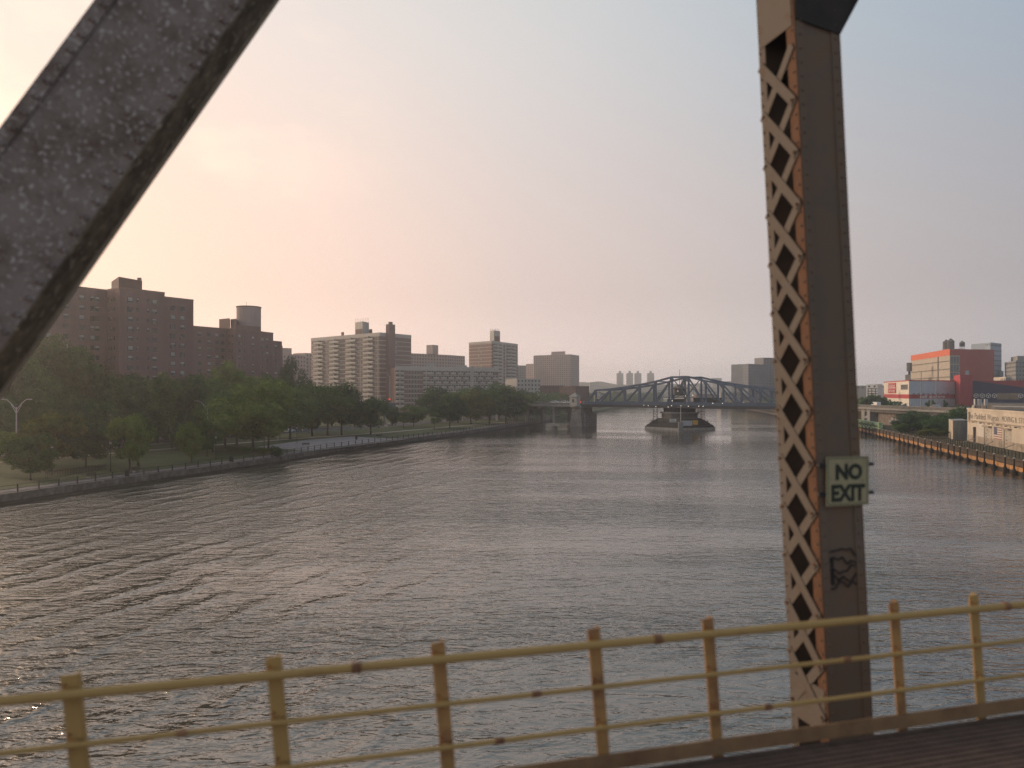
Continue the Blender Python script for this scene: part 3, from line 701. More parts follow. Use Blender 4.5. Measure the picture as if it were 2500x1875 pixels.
MB().obox(bp(0, 6, 9.68), (*(BA*46), 0), (*(BN*8.4), 0), (0, 0, .12)).build('deck', asph, br)
# footway railing with small posts
for o in (-2.4, 14.4):
    mb = MB()
    mb.obox(bp(0, o, 10.95), (*(BA*46), 0), (*(BN*.04), 0), (0, 0, .05)); mb.obox(bp(0, o, 10.4), (*(BA*46), 0), (*(BN*.03), 0), (0, 0, .03))
    for i in range(62): mb.obox(bp(-45.5+i*1.49, o, 10.35), (*(BA*.05), 0), (*(BN*.05), 0), (0, 0, .6))
    mb.build('footway_railing', steelb, br)
# operator house hung between the trusses, arched portal below
hp = [bp(-2.6, 3.6, 0)[:2], bp(2.6, 3.6, 0)[:2], bp(2.6, 8.4, 0)[:2], bp(-2.6, 8.4, 0)[:2]]
def hexp(r, o=6): return [bp(-3.2+r*math.cos(t), o+r*math.sin(t), 0)[:2] for t in [math.pi/8-2*math.pi*i/8 for i in range(8)]]
wood = mat('operator_house_paint', (.17, .15, .12), .8, .2, 1)
MB().frustum(hexp(2.9)[::-1], 14.0, hexp(2.6)[::-1], 16.6).build('operator_house', wood, br)
MB().frustum(hexp(3.7)[::-1], 16.6, hexp(.5)[::-1], 18.2).build('house_roof', wood, br)
MB().frustum(hexp(4.4)[::-1], 13.75, hexp(4.4)[::-1], 14.0).build('house_gallery', steeld, br)
mb = MB()
for k in range(8):
    a, b = hexp(4.3)[k], hexp(4.3)[(k+1) % 8]
    mb.bar((*a, 14.9), (*b, 14.9), .06, .06); mb.bar((*a, 14), (*a, 14.9), .06, .06)
mb.build('gallery_railing', iron, br)
mb = MB(); P_ = [bp(3.3*math.cos(t), 0.2, 11.4+2.2*math.sin(t)) for t in [math.pi*i/10 for i in range(11)]]
mb.path(P_, .16); mb.build('portal_arch', wood, br)
mb = MB(); mb.tube(bp(-3.2, 6, 18), bp(-3.2, 6, 24.6), .11, .06); mb.build('mast', iron, br)
MB().obox(bp(5.5, 13.8, 11.3), (*(BA*6), 0), (*(BN*.4), 0), (0, 0, 1.5)).build('machinery_screen', steeld, br)
MB().obox(bp(-8.5, 13.8, 11.0), (*(BA*4), 0), (*(BN*.4), 0), (0, 0, 1.2)).build('machinery_screen', steeld, br)
lampm = mat('work_lamp_lit', (1, .9, .75), .5, 0, 1, emit=1.6)
ballm = MB().tube((0,0,-.11), (0,0,.11), .11, n=6).mesh('lamp', lampm)
for s, z in ((-15, 9.7), (-13, 9.5), (-9.5, 9.2), (-4, 9.1), (-2.5, 9.6), (1.6, 9.6), (4.8, 9.5), (9.2, 9.6), (11, 9.6), (15, 10.8), (19, 10.8), (-2.2, 11.6), (.3, 15.6), (3.6, 13.6), (6.7, 13.9)):
    o = inst('lamp', ballm, bp(s, -2.7, z), br)
# fixed approach spans
def approach(label, s0, s1, name='approach_span'):
    a = thing(name, bp((s0+s1)/2, 6, 8.4), label, 'bridge span')
    c = (s0+s1)/2; h = abs(s1-s0)/2
    MB().obox(bp(c, 6, 9.1), (*(BA*h), 0), (*(BN*8.5), 0), (0, 0, .5)).build('deck_girder', concg, a)
    MB().obox(bp(c, 6, 9.72), (*(BA*h), 0), (*(BN*8.4), 0), (0, 0, .1)).build('deck', asph, a)
    for o in (-2.4, 14.4):
        mb = MB(); mb.obox(bp(c, o, 10.85), (*(BA*h), 0), (*(BN*.05), 0), (0, 0, .05))
        for i in range(int(h)): mb.obox(bp(c-h+i*2+1, o, 10.3), (*(BA*.06), 0), (*(BN*.06), 0), (0, 0, .55))
        mb.build('railing', concg, a)
    return a
al = approach('fixed approach span from the park to the bridge gatehouse', -125, -46.3)
for s in (-62, -78, -96, -112):
    MB().obox(bp(s, 0, 4.8), (*(BA*.7), 0), (*(BN*.9), 0), (0, 0, 3.8)).obox(bp(s, 12, 4.8), (*(BA*.7), 0), (*(BN*.9), 0), (0, 0, 3.8)).obox(bp(s, 6, 7.9), (*(BA*.75), 0), (*(BN*7.5), 0), (0, 0, .6)).build('pier', concg, al)
ar = approach('fixed approach span from the swing bridge to the right bank', 46.3, 62)
for s in (57,):
    MB().obox(bp(s, 6, 4.5), (*(BA*1), 0), (*(BN*7), 0), (0, 0, 4.1)).build('pier', concg, ar)
# rest piers with gatehouses
def rest_pier(s, label, hl):
    p = thing('rest_pier', bp(s, 6, 0), label, 'pier')
    MB().frustum([bp(s-3.3, -3.8, 0)[:2], bp(s+3.3, -3.8, 0)[:2], bp(s+3.3, 6.5, 0)[:2], bp(s-3.3, 6.5, 0)[:2]], -1.5,
                 [bp(s-2.3, -3, 0)[:2], bp(s+2.3, -3, 0)[:2], bp(s+2.3, 6, 0)[:2], bp(s-2.3, 6, 0)[:2]], 8.5).build('shaft', stone, p)
    MB().obox(bp(s, 5.6, 8.55), (*(BA*2.7), 0), (*(BN*9.2), 0), (0, 0, .3)).build('cap', conc, p)
    MB().obox(bp(s+3.7, 2.5, 2), (*(BA*.5), 0), (*(BN*4.5), 0), (0, 0, 3.5)).build('timber_fender', stone, p)
    for k, o in enumerate((-4.2, 15.6)):
        g = thing('gatehouse', bp(s, o, 8.8), hl[k], 'gatehouse')
        pp = [bp(s-1.9, o-1.4, 0)[:2], bp(s+1.9, o-1.4, 0)[:2], bp(s+1.9, o+1.4, 0)[:2], bp(s-1.9, o+1.4, 0)[:2]]
        MB().prism(pp, 8.85, 13.0).build('wall', conc, g)
        ro = [bp(s-2.4, o-1.9, 0)[:2], bp(s+2.4, o-1.9, 0)[:2], bp(s+2.4, o+1.9, 0)[:2], bp(s-2.4, o+1.9, 0)[:2]]; rt = [bp(s-.15, o-.1, 0)[:2], bp(s+.15, o-.1, 0)[:2], bp(s+.15, o+.1, 0)[:2], bp(s-.15, o+.1, 0)[:2]]
        MB().frustum(ro, 13.0, rt, 14.9).build('roof', concg, g)
        MB().obox(bp(s, o-1.44, 11.3), (*(BA*.5), 0), (*(BN*.03), 0), (0, 0, .7)).build('window', glassd, g)
rest_pier(-48.2, 'stone rest pier at the left end of the swing bridge', ('pale square gatehouse with pyramid roof on the near side of the left pier', 'pale gatehouse with pyramid roof on the far side of the left pier'))
rest_pier(48.2, 'stone rest pier at the right end of the swing bridge', ('pale gatehouse on the near side of the right pier', 'pale gatehouse on the far side of the right pier'))
# pivot pier with its fender island
CS = -3.2
pv = thing('pivot_pier', bp(CS, 6, 0), 'round dark pivot pier and sloping fender island under the swing bridge', 'pier')
def ring(r, n=28): return [bp(CS+r*math.cos(t), 6+r*math.sin(t), 0)[:2] for t in [-2*math.pi*i/n for i in range(n)]][::-1]
MB().frustum(ring(7.4), 3.0, ring(7.2), 6.4).build('drum', concd, pv)
MB().frustum(ring(7.9), 6.4, ring(7.9), 7.0).build('drum_cornice', concg, pv)
MB().frustum(ring(6.4), 7.0, ring(6.6), 8.6).build('turntable', steeld, pv)
# fender: hexagon with a nose towards the viewer; defined in the view-aligned frame of the channel
ctr = Vector(bp(CS, 6, 0)[:2]); tow = (-ctr).normalized(); sd = Vector((-tow.y, tow.x)); 
def hx(w, l, sh=0):
    pts = [(w, -.35*l), (w, .35*l), (0, l), (-w, .35*l), (-w, -.35*l), (0, -l)]
    return [tuple(ctr+sd*a*-1+tow*b) for a, b in pts]
def ccw(p):
    A = sum(p[i][0]*p[(i+1) % len(p)][1]-p[(i+1) % len(p)][0]*p[i][1] for i in range(len(p))); return p if A > 0 else p[::-1]
MB().frustum(ccw(hx(14.0, 15)), -1, ccw(hx(14.0, 15)), .95).build('concrete_skirt', conc, pv)
MB().frustum(ccw(hx(13.9, 14.9)), .95, ccw(hx(8.8, 10)), 4.3).build('timber_slope', mat('fender_timber', (.055, .048, .042), .9, .35, .8), pv)
mb = MB()
for zz, ww, ll in ((1.6, 13.0, 14.0), (2.4, 11.8, 12.8), (3.2, 10.6, 11.7)):
    q = ccw(hx(ww, ll))
    for i in range(6): mb.bar((*q[i], zz), (*q[(i+1) % 6], zz), .35, .25)
mb.build('wale', mat('fender_wale', (.09, .08, .07), .9, .3, 1), pv)
mb = MB(); q0, q1 = ccw(hx(13.6, 14.6)), ccw(hx(13.6, 14.6))
for i in range(6):
    a, b = Vector((*q0[i], 1)), Vector((*q0[(i+1) % 6], 1))
    for k in range(6):
        c = a.lerp(b, k/6); c2 = c+Vector((ctr.x-c.x, ctr.y-c.y, 0)).normalized()*2.5
        if i in (0, 1, 3, 4, 5, 2): mb.bar((c2.x, c2.y, 2.2), (c2.x, c2.y, 3.6), .08, .08)
    mb2a = a+Vector((ctr.x-a.x, ctr.y-a.y, 0)).normalized()*2.5; mb2b = b+Vector((ctr.x-b.x, ctr.y-b.y, 0)).normalized()*2.5
    for zz in (2.9, 3.55): mb.bar((mb2a.x, mb2a.y, zz), (mb2b.x, mb2b.y, zz), .06, .06)
mb.build('island_railing', iron, pv)
# scaffold stair towers
def scaff(u, Y, label):
    t = thing('scaffold_tower', (X(u, Y), Y, 3), label, 'scaffold'); x = X(u, Y)
    for dx in (-.75, .75):
        for dy in (-.8, .8): MB().tube((x+dx, Y+dy, 2), (x+dx, Y+dy, 8.4), .08, n=5).build('upright', iron, t)
    mb = MB()
    for i in range(5):
        zz = 3+i*1.1
        for dy in (-.8, .8): mb.bar((x-.75, Y+dy, zz), (x+.75, Y+dy, zz), .07, .07)
        mb.bar((x-.75, Y-.8, zz), (x+.75, Y-.8, zz+1.1), .06, .06)
    mb.build('rung', iron, t)
scaff(1600, 296, 'open steel ladder tower on the left side of the pivot pier')
scaff(1709, 296, 'open steel ladder tower on the right side of the pivot pier')
scaff(1715, 292, 'outer steel ladder tower on the far right side of the pivot pier')
# signs on the island
def board(u0, u1, v0, v1, Y, m, name, label):
    mb = MB(); mb.box((X(u0, Y), Y-.06, Z(v1, Y)), (X(u1, Y), Y+.06, Z(v0, Y)))
    t = thing(name, (X((u0+u1)/2, Y), Y, Z(v1, Y)), label, 'sign'); mb.build('panel', m, t)
    for uu in (u0+2, u1-2): MB().tube((X(uu, Y+.2), Y+.2, Z(v1, Y)-1.2), (X(uu, Y+.2), Y+.2, Z(v0, Y)), .06, n=5).build('post', iron, t)
    return t
s1_ = board(1635, 1651, 1023, 1031, 289.5, white, 'channel_sign', 'small white sign with black writing left of the mast on the fender island')
fs = Face(V(1635, 289.4), V(1651, 289.4))
text(s1_, fs, .6, Z(1026.5, 289.4), .55, 'NO', iron, .03, width=1.1); text(s1_, fs, .35, Z(1030.2, 289.4), .6, 'WAKE', iron, .03, width=1.9)
board(1664, 1690, 1027, 1039.5, 288, mat('panel_silver', (.42, .42, .44), .5, .06, 1), 'notice_board', 'large silver panel on the fender island right of the mast')
board(1691, 1704, 1026, 1037, 288, mat('panel_amber', (.55, .30, .05), .6, .1, 1), 'notice_board', 'amber square panel on the fender island')
ms = thing('island_mast', (X(1662, 284), 284, 0), 'tall pale mast standing at the nose of the fender island', 'mast')
xm = X(1662, 284)
MB().tube((xm, 284, .9), (xm, 284, 9.3), .13, .09).build('pole', metalp, ms); MB().box((xm-.9, 283.6, .2), (xm+.9, 284.6, 3.6)).build('base', concg, ms)
MB().bar((xm-1.3, 284, 9.3), (xm+.2, 284, 9.3), .12, .12).build('arm', metalp, ms)

# ------------------------------------------------------------------ vehicles
def car_mesh(paint, kind='sedan'):
    prof = {'sedan': [(-2.2,.35),(-2.25,.75),(-1.95,.92),(-1.45,.98),(-.85,1.38),(.45,1.42),(1.15,.98),(2.0,.85),(2.25,.62),(2.2,.35)],
            'suv': [(-2.3,.4),(-2.35,.9),(-2.2,1.1),(-1.95,1.68),(.4,1.74),(1.2,1.12),(2.1,1.0),(2.35,.75),(2.3,.4)],
            'van': [(-2.5,.4),(-2.55,2.0),(-2.4,2.15),(1.2,2.15),(1.9,1.25),(2.4,1.1),(2.55,.8),(2.5,.4)]}[kind]
    n = len(prof); mb = MB()
    ys = [(-.88, 1), (.88, 1)]
    vs = [(x, -.9 if z < 1.0 else -.72, z) for x, z in prof]+[(x, .9 if z < 1.0 else .72, z) for x, z in prof]
    fs = [tuple(range(n)), tuple(range(2*n-1, n-1, -1))]+[(i, n+i, n+(i+1) % n, (i+1) % n) for i in range(n)]
    body = MB().add(vs, fs).mesh('body', paint)
    zr = max(z for x, z in prof); xs = [x for x, z in prof if z > zr-.12]; x0, x1 = min(xs), max(xs)
    gl = MB(); zb, zt = (1.0, zr-.1)
    if kind == 'van': gl.box((.55, -.93, 1.25), (1.35, .93, 1.85))
    else:
        for sy in (-1, 1):
            gl.add([(x0-.35, sy*.905, zb), (x1+.45, sy*.905, zb), (x1-.05, sy*.76, zt), (x0+.1, sy*.76, zt)], [(0,1,2,3)])
        gl.add([(x1+.62, -.62, zb+.05), (x1+.62, .62, zb+.05), (x1+.12, .62, zt+.04), (x1+.12, -.62, zt+.04)], [(0,1,2,3)])
    gm = gl.mesh('car_window', glass)
    wm = MB().tube((0, -.11, 0), (0, .11, 0), .33, n=14).tube((0, -.125, 0), (0, .125, 0), .19, n=10, mi=1).mesh('wheel', [rubber, metalp])
    lm = MB().box((-.04, -.2, -.08), (.04, .2, .08)).mesh('headlight', white)
    return body, gm, wm, lm
paints = {'white': mat('car_white', (.65, .65, .64), .35, .03, 1, spec=.6), 'silver': mat('car_silver', (.36, .38, .40), .35, .03, 1, metal=.4), 'dark': mat('car_dark', (.03, .033, .04), .3, .05, 1, spec=.6), 'red': mat('car_red', (.30, .03, .025), .35, .05, 1)}
CARS = {}
def car(loc, rz, paint, kind, label, group=None):
    if (paint, kind) not in CARS: CARS[(paint, kind)] = car_mesh(paints[paint], kind)
    b, g, w, l_ = CARS[(paint, kind)]
    t = thing('car' if kind != 'van' else 'van', loc, label, 'car' if kind != 'van' else 'van', group); t.rotation_euler = (0, 0, rz)
    def ch(nm, me, p):
        o = bpy.data.objects.new(nm, me); COL.objects.link(o); o.parent = t; o.location = p
    ch('body', b, (0,0,0)); ch('car_window', g, (0,0,0))
    for x in (-1.4, 1.4):
        for y in (-.82, .82): ch('wheel', w, (x, y, .33))
    for y in (-.6, .6): ch('headlight', l_, (2.24, y, .68))
ra = math.atan2(50, 19)
RZ0 = GZ+.02
car((X(379, 207), 207, RZ0), ra, 'silver', 'sedan', 'silver sedan on the river road seen between the trunks')
car((X(398, 212), 212, RZ0), ra, 'dark', 'sedan', 'dark sedan just ahead of the silver sedan on the river road')
car((X(25, 157), 157, RZ0), ra, 'white', 'suv', 'white car behind the leftmost park trees')
car((X(568, 228), 228, RZ0), ra, 'white', 'sedan', 'white sedan glimpsed under the broad bright tree')
car((X(706, 252), 252, RZ0), ra, 'white', 'sedan', 'white car on the road right of the white mast')
car((X(727, 262), 262, RZ0), ra, 'dark', 'suv', 'dark car behind the white car near the plaza')
car((X(690, 258), 258, RZ0), ra, 'dark', 'sedan', 'dark car left of the white mast on the road')
car((X(957, 303), 303, RZ0), ra, 'silver', 'sedan', 'silver car on the road below the footbridge')
ba = math.atan2(BA.y, BA.x)
car(bp(-64, 3, 9.83), ba, 'white', 'sedan', 'white sedan on the approach span, left of two', 'cars on the bridge approach')
car(bp(-58.5, 3, 9.83), ba, 'white', 'sedan', 'white sedan on the approach span, nearer the gatehouse', 'cars on the bridge approach')
car(bp(-23, 3, 9.8), ba, 'dark', 'sedan', 'dark car crossing the left half of the swing bridge')
car(bp(-17, 3, 9.8), ba, 'silver', 'sedan', 'silver car crossing the left half of the swing bridge')
car(bp(24, 3, 9.8), ba, 'white', 'suv', 'white car crossing the right half of the swing bridge')
car(bp(12, 9, 9.8), ba+math.pi, 'dark', 'van', 'dark van near the middle of the swing bridge')

# ------------------------------------------------------------------ lamps and street furniture, left bank
def street_lamp(u, Y, ztop, label, arms=(-1, 1), alen=3.4, base=GZ, name='street_lamp'):
    x = X(u, Y); t = thing(name, (x, Y, base), label, 'street lamp')
    MB().tube((x, Y, base), (x, Y, ztop-1.4), .16, .10, 10).build('pole', metalp, t)
    for s in arms:
        pts = [(x, Y, ztop-1.9), (x+s*.5*alen, Y, ztop-.7), (x+s*.85*alen, Y, ztop-.1), (x+s*alen, Y, ztop)]
        MB().path(pts, .07).path([(x, Y, ztop-2.6), (x+s*.5*alen, Y, ztop-.85)], .05).build('arm', metalp, t)
        MB().obox((x+s*(alen+.35), Y, ztop), (.42, 0, 0), (0, .16, 0), (0, 0, .08)).build('lamp_head', metalp, t)
    return t
street_lamp(40, 134, 13.75, 'pale double-armed street lamp standing at the far left above the trees', (-1, 1), 2.0)
street_lamp(507, 172, 13.0, 'single-armed street lamp poking out of the dark trees', (-1,), 2.2)
street_lamp(678, 209, 18.0, 'tall white lighting mast in front of the plaza trees', (), 1)
street_lamp(885, 330, 17.0, 'thin pale mast in front of the balcony tower, left of the chimney', (), 1)
street_lamp(929, 335, 15.5, 'thin pale pole at the balcony tower corner', (), 1)
street_lamp(952, 335, 24.0, 'hooked lamp post in front of the red chimney', (-1,), 1.6)
street_lamp(1129, 360, 17.6, 'pale lamp post rising from the riverside trees, left of two', (1,), 1.2)
street_lamp(1152, 365, 17.0, 'pale lamp post rising from the riverside trees, right of two', (-1,), 1.2)
def park_lamp(u, Y, h, label):
    x = X(u, Y); t = thing('park_lamp', (x, Y, GZ), label, 'park lamp')
    MB().tube((x, Y, GZ), (x, Y, GZ+.6), .14, .1, 8).tube((x, Y, GZ+.6), (x, Y, GZ+h-.5), .08, .06, 8).build('pole', iron, t)
    MB().tube((x, Y, GZ+h-.5), (x, Y, GZ+h-.1), .16, .24, 8).build('lantern', blind, t)
    MB().tube((x, Y, GZ+h-.1), (x, Y, GZ+h+.12), .30, .05, 8).build('lantern_cap', iron, t)
park_lamp(270, 128, 5.2, 'dark park lamp between the two front trees by the promenade')
park_lamp(527, 149, 4.9, 'dark park lamp on the lawn left of the broad bright tree')
park_lamp(645, 177, 4.6, 'dark park lamp at the left corner of the plaza')
park_lamp(725, 196, 4.6, 'dark park lamp left of the plaza trees')
park_lamp(127, 122, 5.0, 'dark park lamp under the yellow-topped tree')
def bin_(u, Y, label):
    x = X(u, Y); t = thing('litter_bin', (x, Y, GZ), label, 'litter bin')
    MB().tube((x, Y, GZ), (x, Y, GZ+.95), .33, .38, 12).build('drum', iron, t); MB().tube((x, Y, GZ+.95), (x, Y, GZ+1.1), .42, .2, 12).build('lid', iron, t)
bin_(310, 121, 'dark litter bin at the foot of the park tree'); bin_(564, 146, 'dark litter bin on the lawn by the railing'); bin_(870, 214, 'dark litter bin at the back edge of the plaza')
pf = thing('lawn_fence', (X(112, 118), 118, GZ), 'low dark fence on the lawn under the left park trees', 'fence')
A, B = Vector((X(112, 117), 117)), Vector((X(262, 131), 131)); Lf = (B-A).length; tf = (B-A)/Lf
pk = MB().box((-.03, -.03, 0), (.03, .03, 1.1)).mesh('picket', iron)
for i in range(int(Lf/.35)): q = A+tf*i*.35; inst('picket', pk, (q.x, q.y, GZ), pf)
for zz in (.15, 1.0): MB().bar((A.x, A.y, GZ+zz), (B.x, B.y, GZ+zz), .05, .05).build('rail', iron, pf)
def bench(x, y, rz, label):
    t = thing('park_bench', (x, y, GZ), label, 'bench'); t.rotation_euler = (0, 0, rz); ORG[t.name] = (0, 0, 0)
    for i in range(3): MB().box((-.9, -.25+i*.17, .43), (.9, -.11+i*.17, .47)).build('seat_slat', bark, t)
    for i in range(3): MB().box((-.9, .28, .55+i*.15), (.9, .32, .67+i*.15)).build('back_slat', bark, t)
    for x_ in (-.8, .8): MB().box((x_-.04, -.25, 0), (x_+.04, .3, .43)).build('leg', concg, t)
bench(-66.5, 117, 1.3, 'park bench facing the river near the left edge'); bench(-64, 126, 1.3, 'park bench facing the river below the first litter bin'); bench(-52, 186, 0.4, 'park bench at the near edge of the plaza'); bench(-40, 222, .2, 'park bench at the back of the plaza')
# traffic light with red lamp near footbridge, and at the left rest pier
redl = mat('signal_red_lit', (1, .06, .03), .5, 0, 1, emit=1.0)
def signal(u, Y, v, base, label, sc=1.0):
    x = X(u, Y); z = Z(v, Y); t = thing('traffic_signal', (x, Y, base), label, 'traffic light')
    MB().tube((x+1.2*sc, Y, base), (x+1.2*sc, Y, z+.8), .1).bar((x+1.2*sc, Y, z+.6), (x, Y, z+.6), .1, .1).build('pole', metalp, t)
    MB().box((x-.25*sc, Y-.1, z-.9*sc), (x+.25*sc, Y+.2, z+.7*sc)).build('housing', iron, t)
    MB().tube((x, Y-.35, z+.2*sc), (x, Y-.1, z+.2*sc), .35*sc, n=10).build('lens', redl, t)
signal(951, 325, 976, GZ, 'traffic light showing red above the footbridge', 1.1)
signal(1416, 330, 983, 9.8, 'traffic light showing red at the left rest pier', 1.5)
fb = thing('footbridge', (X(945, 320), 320, 6), 'grey footbridge parapet above the river road, under the red light', 'footbridge')
MB().box((X(936, 320), 318, Z(1003, 320)), (X(968, 320), 322, Z(1000, 320))).build('deck', steelb, fb)
MB().box((X(936, 320), 318, Z(999, 320)), (X(968, 320), 318.2, Z(984, 320))).build('parapet', steelb, fb)
MB().box((X(937, 320), 318.5, GZ), (X(940, 320), 321.5, Z(1003, 320))).box((X(964, 320), 318.5, GZ), (X(967, 320), 321.5, Z(1003, 320))).build('pier', concg, fb)

# ------------------------------------------------------------------ far distance
def hill(name, pts, zs, yd, col, label=None):
    # rolling ridge: rows of vertices with noise
    nx, ny = 90, 10; mb = MB(); import mathutils
    x0, x1, y0 = pts
    for j in range(ny+1):
        for i in range(nx+1):
            x = x0+(x1-x0)*i/nx; y = y0+yd*j/ny; e = math.sin(min(1, j/ny*1.6)*math.pi/2)
            nz = mathutils.noise.noise(Vector((x*.006, y*.004, zs)))*.35+mathutils.noise.noise(Vector((x*.03, y*.03, zs)))*.12+mathutils.noise.noise(Vector((x*.1, y*.1, zs)))*.05
            edge = min(1, i/nx*8, (nx-i)/nx*8)
            mb.v.append((x, y, 1+zs*e*edge*(1+nz)))
    for j in range(ny):
        for i in range(nx): a = j*(nx+1)+i; mb.f.append([a, a+1, a+nx+2, a+nx+1]); mb.m.append(0)
    return mb.build(name, col, kind='structure')
woodm = mat('wooded_hill', (.035, .045, .022), .95, .35, .05, fine=.15)
hill('hill', (-300, 900, 1750), 38, 500, woodm)
hill('hill', (420, 1500, 1500), 24, 400, woodm)
for i, (u0, u1, vt) in enumerate(((1507, 1522, 911), (1531, 1546, 911), (1551, 1566, 911), (1582, 1597, 911))):
    Y = 2050; b = thing('distant_tower', (X((u0+u1)/2, Y), Y, 20), ('leftmost', 'second from the left', 'third from the left', 'rightmost')[i]+' of four identical hazy towers on the horizon above the bridge', 'building', 'four hazy towers on the horizon')
    MB().box((X(u0, Y), Y, 10), (X(u1, Y), Y+17, Z(vt, Y))).build('wall', concg, b)
    MB().box((X(u0+5, Y), Y+5, Z(vt, Y)), (X(u1-5, Y), Y+11, Z(vt-5.5, Y))).build('roof_tank', concg, b)
for u0, u1, vt, Y, lb in ((1739, 1762, 923, 1900, 'pale square hazy block on the horizon above the right half of the bridge'), (1665, 1676, 917, 2050, 'thin hazy tower on the horizon behind the bridge peak'), (1770, 1784, 934, 1800, 'small hazy block right of the pale square one'), (1790, 1808, 931, 1800, 'small stepped hazy block left of the dark tower pair'), (1706, 1722, 944, 1500, 'small hazy block seen through the right truss'), (1440, 1462, 934, 1850, 'low hazy building on the hill left of the four towers')):
    far_block('distant_block', lb, [V(u0, Y), V(u1, Y)], Z(vt, Y), concg, 6)
# second bridge far upstream
fbz = thing('far_truss_bridge', (X(1670, 980), 980, 9), 'faint second truss bridge far upstream, seen through the swing bridge', 'bridge')
def q_(u, z): return (X(u, 980), 980+(u-1670)*.2, z)
us = list(range(1555, 1800, 20)); tz = lambda u: 9+3+9*max(0, 1-abs(u-1665)/125)**.8
for a, b in zip(us[:-1], us[1:]):
    MB().bar(q_(a, tz(a)), q_(b, tz(b)), .9, .9).bar(q_(a, 9), q_(a, tz(a)), .7, .7).bar(q_(a, 9), q_(b, tz(b)), .6, .6).build('truss_panel', steelb, fbz)
MB().bar(q_(1500, 8.5), q_(1900, 8.5), 12, 1.4).build('deck', steeld, fbz)
MB().box((X(1590, 990), 985, -1), (X(1597, 990), 997, 8)).box((X(1672, 990), 985, -1), (X(1684, 990), 997, 8)).build('pier', concg, fbz)
# hazy woods and low houses past the bridge on both banks
def woods(label, spots, n, sz, m):
    r = np.random.RandomState(9); P = []
    for (x, y, w, h) in spots:
        k = int(n*w*h/120); d = r.normal(size=(k, 3)); d /= np.linalg.norm(d, axis=1)[:, None]
        P.append(np.array([x, y, GZ+h*.5])+d*np.array([w/2, w/2, h/2])*(r.uniform(.4, 1, k)**.4)[:, None])
    P = np.concatenate(P); k = len(P); a = r.normal(size=(k, 3)); a /= np.linalg.norm(a, axis=1)[:, None]; b = np.cross(a, r.normal(size=(k, 3))); b /= np.linalg.norm(b, axis=1)[:, None]
    v = np.stack([P-a*sz, P-b*sz, P+a*sz, P+b*sz], 1).reshape(-1, 3)
    me = bpy.data.meshes.new('woods'); me.from_pydata(v.tolist(), [], np.arange(4*k).reshape(-1, 4).tolist()); me.materials.append(m)
    o = bpy.data.objects.new('woods', me); COL.objects.link(o); tag(o, label, 'woods', kind='stuff')
rr = random.Random(3)
sp = []
for i in range(70):
    t = i/70; y = 440+t*600; bx = np.interp(y, [p[1] for p in BANK[8:]], [p[0] for p in BANK[8:]])
    sp.append((bx-8-rr.uniform(0, 40), y, rr.uniform(10, 18), rr.uniform(8, 15)))
woods('hazy riverside trees on the left bank beyond the swing bridge', sp, 260, .7, lf_dark)
sp = []
for i in range(60):
    t = i/60; y = 330+t*700; bx = np.interp(y, [p[1] for p in RBANK], [p[0] for p in RBANK])
    sp.append((bx+14+rr.uniform(0, 50), y, rr.uniform(10, 18), rr.uniform(7, 12)))
woods('hazy riverside trees on the right bank beyond the swing bridge', sp, 230, .7, lf_dark)
for i, (u0, u1, vt, Y, m_, lb) in enumerate(((1500, 1530, 955, 900, brickd, 'hazy low brown building behind the left truss panels'), (1700, 1760, 962, 800, brickd, 'hazy low brown building behind the right truss panels'), (1760, 1820, 958, 700, concg, 'hazy low grey shed behind the right end of the swing bridge'), (1450, 1490, 960, 860, brickd, 'hazy low building left of the first truss vertical'))):
    far_block('low_building', lb, [V(u0, Y), V(u1, Y)], Z(vt, Y), m_, 4)
# dark glass tower pair right of the bridge
dk = mat('tower_bluegrey', (.075, .095, .125), .5, .15, .2); 
d1 = far_block('dark_tower', 'dark blue-grey tower with brown left edge, left of the riveted column', [V(1813, 700), V(1827, 690), V(1880, 720)], Z(889, 700), dk, 2.7)
MB().prism([V(1827, 704), V(1868, 708), V(1868, 716), V(1827, 712)], Z(889, 700)-.1, Z(889, 700)).build('roof_slab', roofm, d1)
far_block('dark_tower', 'taller dark tower half hidden behind the riveted column', [V(1864, 730), V(1925, 740)], Z(873, 730), mat('tower_grey', (.11, .11, .12), .6, .1, .2), 2.7)
far_block('brown_tower', 'narrow brownish tower at the left foot of the dark pair', [V(1811, 760), V(1828, 760)], Z(906, 760), brickp, 2.7)

# ------------------------------------------------------------------ right bank: river fender
fd = thing('timber_fender', (100, 160, 0), 'long timber fender of piles and orange boards along the right bank', 'fender')
FA, FB = Vector((92.3, 135.7)), Vector((130, 275)); fface = Face(FA, FB)
us = [2080+.19*q for q in (130, 180, 222, 268, 310, 355, 402, 440, 487, 540, 612, 668, 722, 790, 850, 938, 1020, 1100, 1140, 1238, 1312, 1388, 1485, 1608, 1703, 1825, 1968, 2083)]
us += [2500, 2530, 2090, 2082, 2073, 2062]
timber = mat('fender_pile', (.040, .032, .026), .9, .3, 2); timber2 = mat('fender_plank', (.10, .075, .055), .9, .3, 1.2, fine=5)
orng = mat('fender_orange', (.46, .24, .10), .7, .25, .8, fine=3)
pm = MB().tube((0,0,-1.5), (0,0,.55), .48, .42, 10).tube((0,0,.55), (0,0,1.0), .42, .18, 10).tube((0,0,.9), (0,0,2.85), .17, .15, 8).mesh('pile', timber)
capm = MB().tube((0,0,2.85), (0,0,3.05), .2, .12, 8).mesh('pile_cap', metalp)
td = (FB-FA).normalized(); tn = Vector((td.y, -td.x))  # inland
